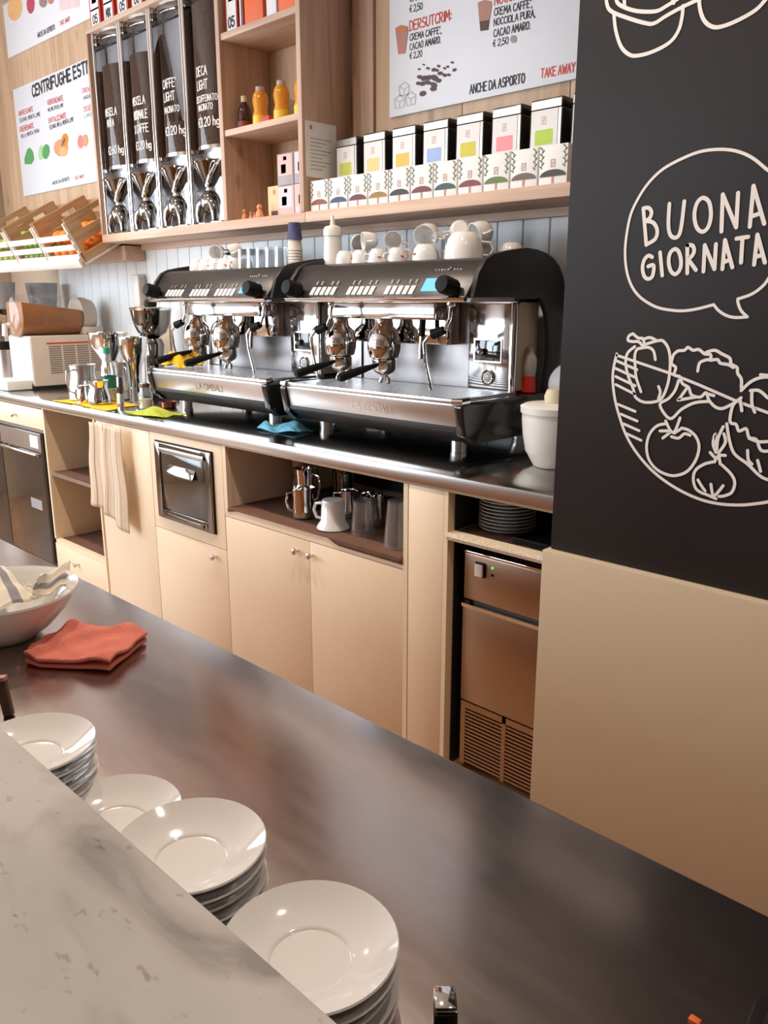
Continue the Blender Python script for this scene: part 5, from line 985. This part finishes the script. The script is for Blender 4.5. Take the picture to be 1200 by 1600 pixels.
# wall socket plate, plug and white holder
t = thing('wall_socket', 'cream wall socket with black plug above the worktop', 'socket', (-4.32, YW-.0145, 1.22)); B(-.10, .22, -.012, 0, -.11, .13).build('plate', 'cream_side', t, bevel=.01); B(-.05, .03, -.018, -.0125, -.04, .05).build('socket_face', 'white_plastic', t, bevel=.003)
MB().lathe([(.020, 0), (.020, .03), (.012, .04)], 14, tf=Matrix.Translation((-.01, -.0185, .015)) @ Matrix.Rotation(pi/2, 4, 'X')).build('plug', 'outlet_dark', t); MB().tube([(-.01, -.055, .01), (.0, -.06, -.04), (.01, -.05, -.12)], .005, 8).build('plug_lead', 'outlet_dark', t)
t = thing('paper_holder', 'white wall-mounted paper holder above the socket', 'holder', (-4.36, YW-.0145, 1.30)); B(-.055, .03, -.05, 0, .06, .24).build('case', 'white_plastic', t, bevel=.012); B(.0305, .038, -.048, -.004, .075, .225).build('side_slot', 'beige_plastic', t, bevel=.003)
# milk jugs
def jug(label, x, y, z, r, h, rz, mat='chrome', s_top=.78):
    t = thing('milk_jug', label, 'jug', (x, y, z), (0, 0, rz), 'steel milk jugs')
    b = MB().lathe([(r*.92, 0), (r, .004), (r*1.0, h*.30), (r*s_top, h*.72), (r*s_top*1.08, h), (r*s_top*1.08-.002, h), (r*s_top-.002, h*.72), (r*.96, h*.3), (.001, .006)], 28, cap1=False)
    b.v = [(p[0]+(.22*r*max(0, (p[2]/h-.75)*4) if p[0] > r*.55 and abs(p[1]) < r*.45 else 0), p[1], p[2]) for p in b.v]; b.build('body', mat, t)
    MB().tube([(-r*s_top, 0, h*.88), (-r*1.55, 0, h*.86), (-r*1.65, 0, h*.62), (-r*1.45, 0, h*.30), (-r*.98, 0, h*.22)], .0045, 8).build('handle', mat, t); return t
jug('tall open steel jug at the left end of the yellow cloth', -3.995, 1.925, .9085, .074, .175, 2.0, 'brushed')
jug('small round steel jug in front on the yellow cloth', -3.775, 1.895, .9085, .056, .112, -.4)
jug('steel jug standing left behind the small round one', -3.862, 1.855, .9085, .034, .085, 2.0)
jug('wide steel jug behind the green capped bottle', -3.955, 2.115, .9006, .068, .19, 2.9, 'brushed')
q = ony(171, 610, 1.985)
t = thing('water_bottle', 'clear plastic bottle with green cap and green label among the jugs', 'bottle', (q.x, 1.985, .9085))
MB().lathe([(.034, 0), (.038, .006), (.038, .135), (.034, .165), (.015, .218), (.015, .235)], 24).build('shell', 'pet', t); MB().lathe([(.018, .2335), (.018, .262), (.016, .264)], 18).build('cap', 'green_cap', t); MB().lathe([(.0386, .065), (.0386, .125)], 24, cap0=False, cap1=False).build('paper_label', 'green_label', t); MB().lathe([(.035, .004), (.035, .06)], 20).build('content', 'cream_content', t)
def flared(label, x, y, h, r, mat):
    t = thing('flared_cup', label, 'cup', (x, y, .9006), group='flared steel mixing cups')
    MB().lathe([(r*.55, 0), (r*.5, .01), (r*.42, h*.35), (r*.5, h*.55), (r*.95, h*.78), (r, h), (r-.002, h), (r*.93, h*.78), (r*.46, h*.55), (.001, h*.4)], 26, cap1=False).build('bowl', mat, t); MB().lathe([(r*1.02, h-.004), (r*1.02, h+.002), (r*.99, h+.002)], 26, cap0=False, cap1=False).build('rim', 'chrome', t)
for lb, px, pt, yy, rr in (('wide flared steel mixing cup behind the green capped bottle', 168, 520, 2.24, .105), ('narrower flared steel mixing cup beside the left espresso machine', 207, 527, 2.10, .070)):
    q = ony(px, pt, yy); flared(lb, q.x, yy, q.z-.9006, rr, 'chrome')
t = thing('steel_scraper', 'upright narrow steel scraper at the right end of the yellow cloth', 'scraper', (-3.535, 1.875, .9006), (radians(-4), 0, .6)); B(-.016, .016, -.003, .003, 0, .075).build('blade', 'mirror_steel', t, bevel=.001); B(-.014, .014, -.009, .009, .0755, .155).build('handle', 'dark_chrome', t, bevel=.004)
t = thing('spice_jar', 'glass jar of pale powder behind the scraper', 'jar', (-3.50, 1.985, .9006)); MB().lathe([(.030, 0), (.034, .006), (.034, .07), (.026, .085), (.026, .100)], 22).build('glass', 'clear', t); MB().lathe([(.030, .004), (.030, .045)], 20).build('powder', 'cream_content', t); MB().lathe([(.029, .1005), (.029, .118), (.025, .122)], 22).build('lid', 'chrome', t)
o = MB().lathe([(.034, 0), (.040, .004), (.043, .030), (.041, .030), (.037, .005), (.001, .004)], 24, cap1=False).build('copper_dish', 'copper_tin'); o.location = (-3.455, 2.075, .9006); tag(o, 'low reddish metal dish behind the yellow-green cloth', 'dish')
# ribbed grinder hopper left of the machines
t = thing('doser_grinder', 'black coffee grinder with rounded chrome bowl left of the machines', 'grinder', (ony(236, 490, 2.33).x, 2.33, .9006))
B(-.075, .075, -.08, .10, 0, .06).build('base', 'black_matte', t, bevel=.008); MB().lathe([(.055, .0605), (.050, .20), (.060, .27), (.045, .30)], 26).build('body', 'dark_chrome', t)
MB().lathe([(.03, .3005), (.075, .33), (.098, .385), (.105, .44), (.108, .452), (.103, .455), (.02, .456)], 32).build('bowl', 'dark_chrome', t); MB().lathe([(.109, .446), (.112, .456), (.106, .462)], 32, cap0=False).build('bowl_rim', 'chrome', t); MB().lathe([(.03, .4625), (.034, .48), (.026, .50)], 18).build('lid_knob', 'black_plastic', t)
# right end: white pot, globe and red bottle
t = thing('white_pot', 'white plastic pot with a lid knob beside the black pillar', 'pot', (-1.345, 2.13, .9006))
MB().lathe([(.055, 0), (.062, .004), (.085, .045), (.088, .050), (.098, .10), (.102, .145), (.102, .166)], 36).build('body', 'white_plastic', t); MB().lathe([(.107, .1665), (.108, .185), (.095, .192), (.05, .196)], 36).build('lid', 'white_plastic', t); MB().lathe([(.036, .1965), (.038, .215), (.030, .235), (.01, .240)], 24).build('knob', 'cream_content', t)
t = thing('glass_globe', 'pale bluish glass globe half hidden behind the black pillar', 'globe', (ony(893, 598, 2.36).x, 2.36, .9006)); MB().lathe([(.05, 0), (.05, .02), (.035, .04), (.03, .155)], 24).build('stand', 'white_plastic', t); MB().sphere((0, 0, .225), .075, 24, 16).build('globe', 'ice', t)
t = thing('sauce_bottle', 'greyish bottle with red base on the right end of the espresso machine', 'bottle', (-1.596+.0, 2.345, .90+.1915))
MB().lathe([(.024, .0), (.026, .003), (.023, .055)], 18).build('red_base', 'red_plastic', t); MB().lathe([(.022, .0555), (.026, .08), (.025, .115), (.012, .135), (.011, .15)], 18).build('bottle', 'jar_grey', t)
# ================================================================ INSIDE THE OPEN CABINETS
zN = .6115
def tumbler(label, x, y, z, r0, r1, h, mat='clear', flipx=False, grp=None):
    o = MB().lathe(glass_mesh(r0, r1, h), 24, cap1=False).build('drinking_glass', mat); o.location = (x, y, z+(h if flipx else 0)); o.rotation_euler = (pi if flipx else 0, 0, 0); return tag(o, label, 'glass', grp)
jug('steel jug nearest the front of the niche, left of the white mug', -2.275, 1.905, zN, .038, .112, 1.2, s_top=.95)
jug('taller steel jug with wire handle at the left of the niche', -2.375, 2.01, zN, .044, .155, 3.2, s_top=.95)
jug('steel jug half hidden behind the white mug', -2.16, 2.03, zN, .036, .10, .5)
jug('rounded steel jug right of the white mug', -2.005, 2.00, zN, .044, .115, -1.0, s_top=.9)
t = thing('cocktail_shaker', 'tall steel shaker at the back of the niche', 'shaker', (-2.33, 2.16, zN)); MB().lathe([(.036, 0), (.042, .12), (.036, .14), (.018, .155)], 22).build('body', 'dark_chrome', t); MB().lathe([(.019, .1555), (.018, .20), (.012, .205)], 18).build('cap', 'chrome', t)
t = thing('wood_pepper_mill', 'brown wooden mill at the left back of the niche', 'mill', (-2.52, 2.10, zN)); MB().lathe([(.036, 0), (.032, .06), (.022, .09), (.03, .12), (.034, .16)], 20).build('body', 'latte', t); MB().lathe([(.030, .1605), (.028, .178), (.008, .184)], 20).build('head', 'cocoa', t)
t = thing('white_mug', 'white flared mug turned upside down in the niche', 'mug', (-2.085, 1.885, zN)); MB().lathe([(.060, 0), (.058, .008), (.044, .028), (.041, .095), (.038, .102), (.02, .103)], 28).build('bowl', 'porcelain', t); MB().tube([(-.040, -.01, .085), (-.070, -.02, .08), (-.078, -.022, .055), (-.066, -.02, .03), (-.044, -.012, .028)], .006, 8).build('handle', 'porcelain', t)
tumbler('upturned clear measuring glass right of the rounded steel jug', -1.955, 1.905, zN, .032, .042, .118, 'clear_blue', True)
for k, (x, y) in enumerate(((-1.765, 1.875), (-1.735, 1.975))): tumbler(['upturned ribbed glass at the right front of the niche', 'upturned glass behind the ribbed glass at the right of the niche'][k], x, y, zN, .030, .045, .155, 'clear_blue', True)
t = thing('tea_pot', 'white teapot in the dark back of the niche', 'teapot', (-1.83, 2.14, zN)); MB().lathe([(.05, 0), (.075, .04), (.07, .09), (.045, .12), (.02, .13)], 26).build('body', 'porcelain_gray', t); MB().lathe([(.012, .1305), (.014, .142), (.004, .148)], 14).build('lid_knob', 'porcelain_gray', t); MB().tube([(.065, 0, .05), (.10, 0, .08), (.115, 0, .12)], [.014, .010, .007], 10).build('spout', 'porcelain_gray', t)
# plates and tray above the ice machine
pl0 = None
for k in range(9):
    if pl0 is None: pl0 = MB().lathe([(.055, 0), (.062, .001), (.085, .010), (.086, .012), (.062, .0035), (.001, .003)], 40, cap1=False).build('plate', 'porcelain'); o = pl0
    else: o = pl0.copy(); COL.objects.link(o)
    o.location = (-1.385, 1.955, .7285+.0005+k*.0105); tag(o, 'white plate on top of the stack above the ice machine' if k == 8 else 'white plate, %s from the top of the stack above the ice machine' % ORD[8-k], 'plate', 'stacked plates above the ice machine')
o = MB().box(-.085, .085, -.15, .15, 0, .004).box(-.085, .085, -.15, -.144, .004, .016).box(-.085, .085, .144, .15, .004, .016).box(-.085, -.079, -.144, .144, .004, .016).box(.079, .085, -.144, .144, .004, .016).build('black_tray', 'black_plastic', bevel=.001); o.location = (-1.205, 2.0, .7285); tag(o, 'flat black tray beside the plates above the ice machine', 'tray')
# glass jars and oddments in the left open cabinet
for k, (x, y, r, h) in enumerate(((-4.08, 2.05, .045, .19), (-3.98, 2.16, .04, .17), (-3.86, 2.12, .04, .20))): tumbler(['tall clear glass at the left of the open cabinet shelf', 'clear glass in the middle back of the open cabinet shelf', 'clear glass at the right back of the open cabinet shelf'][k], x, y, .5165, r*.85, r, h, 'clear', False, 'tall glasses in the open cabinet')
t = thing('stem_glass', 'round bowled stem glass at the front right of the open cabinet shelf', 'glass', (-3.77, 1.95, .5165)); MB().lathe([(.035, 0), (.034, .003), (.006, .008), (.005, .05), (.03, .075), (.045, .11), (.043, .15), (.035, .185), (.034, .185), (.042, .15), (.043, .11), (.028, .077), (.001, .06)], 26, cap1=False).build('bowl', 'clear_blue', t)
t = thing('bread_basket', 'small copper coloured basket in the bottom of the open cabinet', 'basket', (-4.02, 2.06, .1485)); MB().lathe([(.06, 0), (.085, .05), (.088, .05), (.086, .053), (.06, .006), (.001, .005)], 20, cap1=False).build('bowl', 'toy', t); MB().tube([(-.08, 0, .05), (-.05, 0, .12), (0, 0, .145), (.05, 0, .12), (.08, 0, .05)], .004, 8).build('handle', 'straw', t)
tumbler('small clear glass in the bottom of the open cabinet', -3.80, 1.95, .1485, .03, .034, .07, 'clear_blue')
o = B(-.05, .05, -.03, .03, 0, .02).build('napkin_pack', 'straw', bevel=.003); o.location = (-3.90, 2.02, .1485); o.rotation_euler = (0, 0, .4); tag(o, 'straw coloured packet lying in the bottom of the open cabinet', 'packet')
